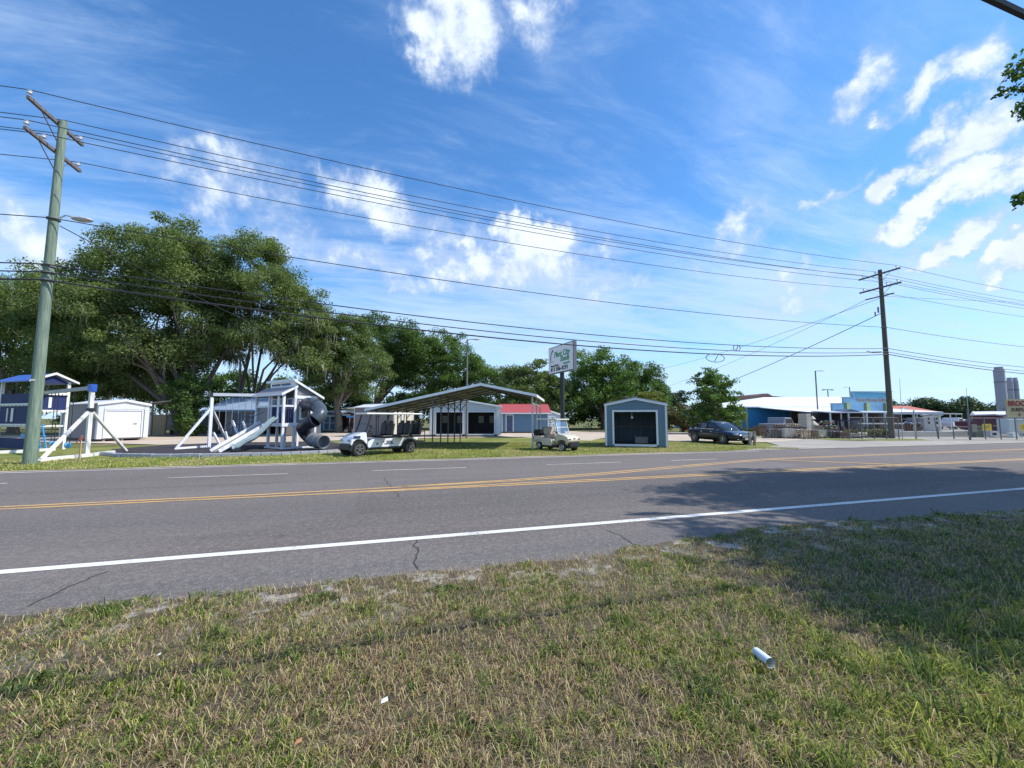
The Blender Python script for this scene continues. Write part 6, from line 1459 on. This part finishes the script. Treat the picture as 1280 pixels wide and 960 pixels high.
tree('live_oak', 'live oak at the left picture edge behind the blue playset', 'tree', CW(*b), EL_(b, [(35, 385, 0, 4.6, 5, 4.2), (5, 420, 0, 5, 5, 4.6), (75, 450, 2, 5, 4, 2.6), (-45, 400, 0, 6, 5, 5)]), LM['oak'], (.45, 3.), 340, 200, .23, 12, cr=(.9, 1.5), moss=24, group=TR, limbs=12)
b = place(175, 545, 48)
tree('shrubby_oak', 'low bright-leaved oak beneath the largest crown', 'tree', CW(*b), EL_(b, [(180, 470, 0, 3.4, 3, 3.2), (145, 485, 0, 3, 3, 2.4), (210, 490, 1, 2.6, 3, 2.)]), LM['pale'], (.2, 1.4), 130, 110, .26, 21, cr=(.6, 1.), moss=14, group=TR, limbs=8)
b = place(232, 545, 37.5)
tree('vine_thicket', 'vine-draped trunk right of the garage shed', 'tree', CW(*b), [(0, 0, 3.0, 1.3, 1.2, 2.2), (.4, 0, 1.2, 1.1, 1, 1.2), (-.3, .3, 4.6, 1.3, 1.2, 1.4)], LM['deep'], (.25, 2.5), 70, 110, .22, 25, cr=(.5, .8), limbs=5, flat=-1, group=TR)
b = place(425, 542, 47)
tree('pale_oak', 'pale grey-green oak directly right of the tube slide', 'tree', CW(*b), EL_(b, [(428, 425, 0, 3.8, 4, 2.9), (405, 455, 0, 3.4, 4, 3.), (450, 455, 0, 3.2, 4, 3.6), (425, 488, 0, 4, 3, 2.)]), LM['pale'], (.42, 3.), 300, 220, .2, 31, bk=greybark, cr=(.7, 1.2), moss=16, group=TR, limbs=12)
b = place(470, 541, 60)
tree('broad_tree', 'taller green tree whose top shows between the pale oak and the street lamp', 'tree', CW(*b), EL_(b, [(468, 415, 0, 2.6, 4, 2.8), (500, 430, 0, 4.4, 4, 3), (520, 450, 0, 4, 4, 4), (480, 470, 0, 5, 4, 3.4)]), LM['deep'], (.4, 3.5), 290, 180, .25, 36, cr=(.8, 1.4), group=TR, limbs=10)
b = place(550, 541, 62)
tree('broad_tree', 'wide bright green tree behind the peak of the carport', 'tree', CW(*b), EL_(b, [(545, 438, 0, 4.4, 4, 2.8), (575, 455, 0, 4.4, 4, 3.6), (600, 470, 0, 3, 4, 2.2), (530, 465, 0, 4.6, 4, 4), (570, 490, 0, 6, 4, 3)]), LM['bright'], (.4, 3.2), 330, 180, .25, 44, cr=(.8, 1.4), group=TR, limbs=10)
b = place(660, 540, 58)
tree('broad_tree', 'rounded olive-green tree left of the white sign', 'tree', CW(*b), EL_(b, [(662, 472, 0, 3.4, 4, 2.2), (640, 485, 0, 3, 4, 2.8), (690, 488, 0, 3., 4, 2.8), (660, 503, 0, 4.6, 4, 2)]), LM['pale'], (.35, 2.5), 210, 140, .27, 52, cr=(.7, 1.2), group=TR, limbs=8)
b = place(755, 538, 60)
tree('broad_tree', 'domed bright green tree right of the white sign', 'tree', CW(*b), EL_(b, [(742, 462, 0, 3.4, 4, 2.8), (765, 470, 0, 3.4, 4, 2.8), (735, 490, 0, 4, 4, 3.6), (775, 500, 0, 4.4, 4, 2.6), (708, 500, 0, 2.6, 4, 2.4)]), LM['bright'], (.4, 2.5), 260, 140, .28, 57, cr=(.8, 1.3), group=TR, limbs=10)
b = place(805, 538, 64)
tree('broad_tree', 'smaller dome joined to the bright tree, above the blue open shed', 'tree', CW(*b), EL_(b, [(800, 468, 0, 2.6, 3, 2.2), (812, 482, 0, 2.6, 3, 2.6), (795, 500, 0, 3.4, 3, 2.4)]), LM['deep'], (.3, 2.5), 120, 130, .28, 61, cr=(.7, 1.2), group=TR, limbs=7)
b = place(812, 538, 50)
tree('leafy_shrub', 'yellow-green shrub behind the blue open shed', 'shrub', CW(*b), EL_(b, [(812, 500, 0, 1.7, 1.6, 1.1), (775, 506, 0, 1.4, 1.6, .9), (800, 515, 0, 2.6, 1.6, 1.4)]), LM['yellow'], (.08, .8), 90, 110, .2, 66, cr=(.4, .7), group=TR, limbs=6)
b = place(853, 541, 50)
tree('leafy_shrub', 'olive and rust coloured shrub left of the dark sedan', 'shrub', CW(*b), EL_(b, [(850, 522, 0, 1.9, 1.6, 1.5), (862, 528, 0, 1.3, 1.6, 1.2), (838, 524, 0, 1.2, 1.6, 1.3)]), LM['olive'], (.08, .6), 90, 110, .2, 71, cr=(.4, .7), group=TR, limbs=6, flat=-.9)
b = place(893, 541, 44)
tree('young_maple', 'small round bright-leaved tree directly behind the dark sedan', 'tree', CW(*b), EL_(b, [(893, 487, 0, 2.1, 2.2, 2.0), (896, 512, 0, 2.5, 2.3, 2.0), (886, 472, 0, 1.2, 1.4, 1.1), (912, 522, 0, 1.5, 1.6, 1.3), (875, 520, 0, 1.4, 1.6, 1.3)]), LM['bright'], (.14, 1.6), 330, 55, .22, 77, bk=greybark, cr=(.25, .6), limbs=14, flat=-.8, group=TR)
b = place(845, 537, 95)
tree('far_tree', 'dark thin-topped far tree above the rust coloured shrub', 'tree', CW(*b), EL_(b, [(846, 499, 0, 2.6, 2, 1.8), (838, 506, 0, 2.2, 2, 2)]), LM['far'], (.25, 3), 60, 70, .4, 83, cr=(.7, 1.1), group=TR, limbs=8)
# cabbage palms
def palm(label, px, D, h, seed, dead=.4):
    t = thing('cabbage_palm', label, 'palm', CW((px-640)/510*D, D), 0, 'cabbage palms by the bright tree'); rg = random.Random(seed)
    MB().tube([(0, 0, 0), (.1, 0, h*.5), (0, .1, h)], [.24, .2, .2], 10).build('trunk', greybark, t, smooth=True)
    for nm, mat_, n_, lo, hi in (('crown', LM['deep'], 18, -.1, 1.3), ('dead_fronds', paint('dead_frond', (.24, .18, .1), .9, .3, 6), 14, -1.3, -.3)):
        mb = MB()
        for k in range(n_):
            az = rg.uniform(0, 6.28); e = rg.uniform(lo, hi); ln = rg.uniform(1.2, 1.8)
            d = Vector((math.cos(az)*math.cos(e), math.sin(az)*math.cos(e), math.sin(e))); o_ = Vector((0, .1, h)); tip = o_+d*ln*.55; mb.tube([o_, tip], .02, 4)
            sd = d.cross(Vector((0, 0, 1))).normalized()
            for j in range(-7, 8):
                a = j*.19; v_ = (d*math.cos(a)+sd*math.sin(a))*ln*.6; e2 = tip+v_+Vector((0, 0, -.25*abs(a)-.15)); w_ = d.cross(sd)*.0+sd*.045*math.cos(a)-d*.045*math.sin(a)
                mb.quad(tip, tip+v_*.5+w_, e2, tip+v_*.5-w_)
        mb.build(nm, mat_, t, fix=False)
palm('taller cabbage palm with brown hanging fronds above the blue shed', 781, 50, 4.4, 3); palm('shorter cabbage palm right beside the taller palm', 789, 51, 3.6, 4)
# dark undergrowth behind the sheds and the far wood
def massbelt(name, label, line, n, per, size, seed, mat, hfun, cr, depth):
    rs = np.random.RandomState(seed); C_ = []; R_ = []
    for _ in range(n):
        u = rs.rand()*(len(line)-1); i = int(u); u -= i; a, b_ = line[i], line[i+1]
        px = a[0]+(b_[0]-a[0])*u; D = a[1]+(b_[1]-a[1])*u+rs.rand()*depth; p = CW((px-640)/510*D, D); h_ = hfun(px, rs)
        C_.append((p.x, p.y, max(.3, h_*rs.rand()**.55))); R_.append(rs.uniform(*cr))
    V, Fq, T_ = leaves(np.array(C_), np.array(R_), per, size, seed+1, .7); o = npmesh(name, V, [Fq], mat, None, T_)
    tag(o, label, 'undergrowth' if name != 'far_wood' else 'woods', kind='stuff'); return o
massbelt('undergrowth', 'dark mass of undergrowth behind the sheds and under the oaks', [(-120, 58), (60, 57), (260, 66), (420, 62), (560, 68), (700, 66), (835, 66)], 1300, 110, .36, 90, LM['deep'], lambda px, rs: 5.6+1.1*math.sin(px*.05)+.7*math.sin(px*.13)+(5.0 if px < 235 else 2.8 if px < 400 else 0), (.8, 1.7), 5)
massbelt('undergrowth', 'low weeds and bushes along the fence of the stone yard', [(925, 47), (1000, 40), (1060, 35.5), (1110, 34.8)], 90, 60, .16, 91, LM['olive'], lambda px, rs: .55, (.2, .45), .8)
massbelt('far_wood', 'distant dark wood along the horizon beyond the yard', [(1085, 270), (1160, 250), (1215, 240), (1330, 260), (1500, 260)], 620, 130, 1.3, 95, LM['far'], lambda px, rs: 11.0+2.2*math.sin(px*.11)+1.2*math.sin(px*.37)-(2.2 if px > 1212 and px < 1235 else 0), (2.6, 5), 40)
massbelt('far_wood', 'distant pale tree line behind the tan building', [(815, 150), (900, 140), (960, 150)], 90, 100, .9, 97, LM['far'], lambda px, rs: 4.6, (1.5, 2.6), 20)
# the tree that shades the near verge; it stands beside the frame and reaches in with its lowest twigs
def keepout(p): 
    x, y, z = p[:, 0], p[:, 1], p[:, 2]
    return ((x > 2.62*y+1.1) | (y < 0)) & (y+.297*z > 1.8+.12*np.sin(x*3)) & (x-.817*z > 3.7+.3*np.maximum(y+.297*z-3, 0)+.5*np.sin(y*4))
tb = Vector((20.5, 1.2, 0))
tree('shade_tree', 'shade tree beside the near verge whose twigs reach into the picture', 'tree', tb, [(-1., 1.2, 10.5, 6.4, 4.4, 3.6), (-3.5, -.2, 8.2, 4.2, 2.4, 2.4), (2, 1, 12, 5, 4, 3), (-3.8, .2, 7.4, 3.8, 1.9, 1.7), (1.5, 2.6, 9.5, 5, 3.0, 3.6), (-6.6, -1.2, 8.2, 3.6, 1.8, 1.6), (-3, -1.6, 9.2, 4, 2., 2), (-3, -1.3, 7.6, 5, 1.5, 1.5), (2.5, -1.2, 8., 4.5, 1.6, 1.8)], LM['deep'], (.4, 4.5), 860, 210, .17, 103, cr=(.5, 1.0), limbs=22, inner=.3, cut=keepout)
t = [o for o in bpy.data.objects if o.name.startswith('shade_tree')][0]
for (tips) in (((1290, 84), (1272, 78), (1255, 100)), ((1295, 110), (1270, 112), (1252, 118)), ((1292, 92), (1275, 96), (1262, 92)), ((1300, 250), (1284, 250), (1272, 253)), ((1300, 240), (1288, 246), (1278, 246))):
    pts = [PD(px, py, 6.9+k*-.05)-tb for k, (px, py) in enumerate(tips)]
    src = Vector((-6.5, .6, pts[0].z+.5)); MB().tube([Vector((-4.5, .2, pts[0].z+1.2)), src, pts[0], pts[1], pts[2]], [.05, .03, .014, .008, .004], 5).build('twig', oakbark, t)
    cc_ = []
    for k in range(26):
        u = rnd.random(); q = (pts[0].lerp(pts[1], u*2) if u < .5 else pts[1].lerp(pts[2], u*2-1)); cc_.append(q+Vector((rnd.gauss(0, .05), rnd.gauss(0, .05), rnd.gauss(0, .045))))
    V, Fq, T_ = leaves(np.array([tuple(q) for q in cc_]), np.full(len(cc_), .06), 4, .085, int(tips[0][1]), .8); npmesh('twig_leaves', V, [Fq], LM['deep'], t, T_)
print('objects', len(bpy.data.objects), 'faces', sum(len(m.polygons) for m in bpy.data.meshes))
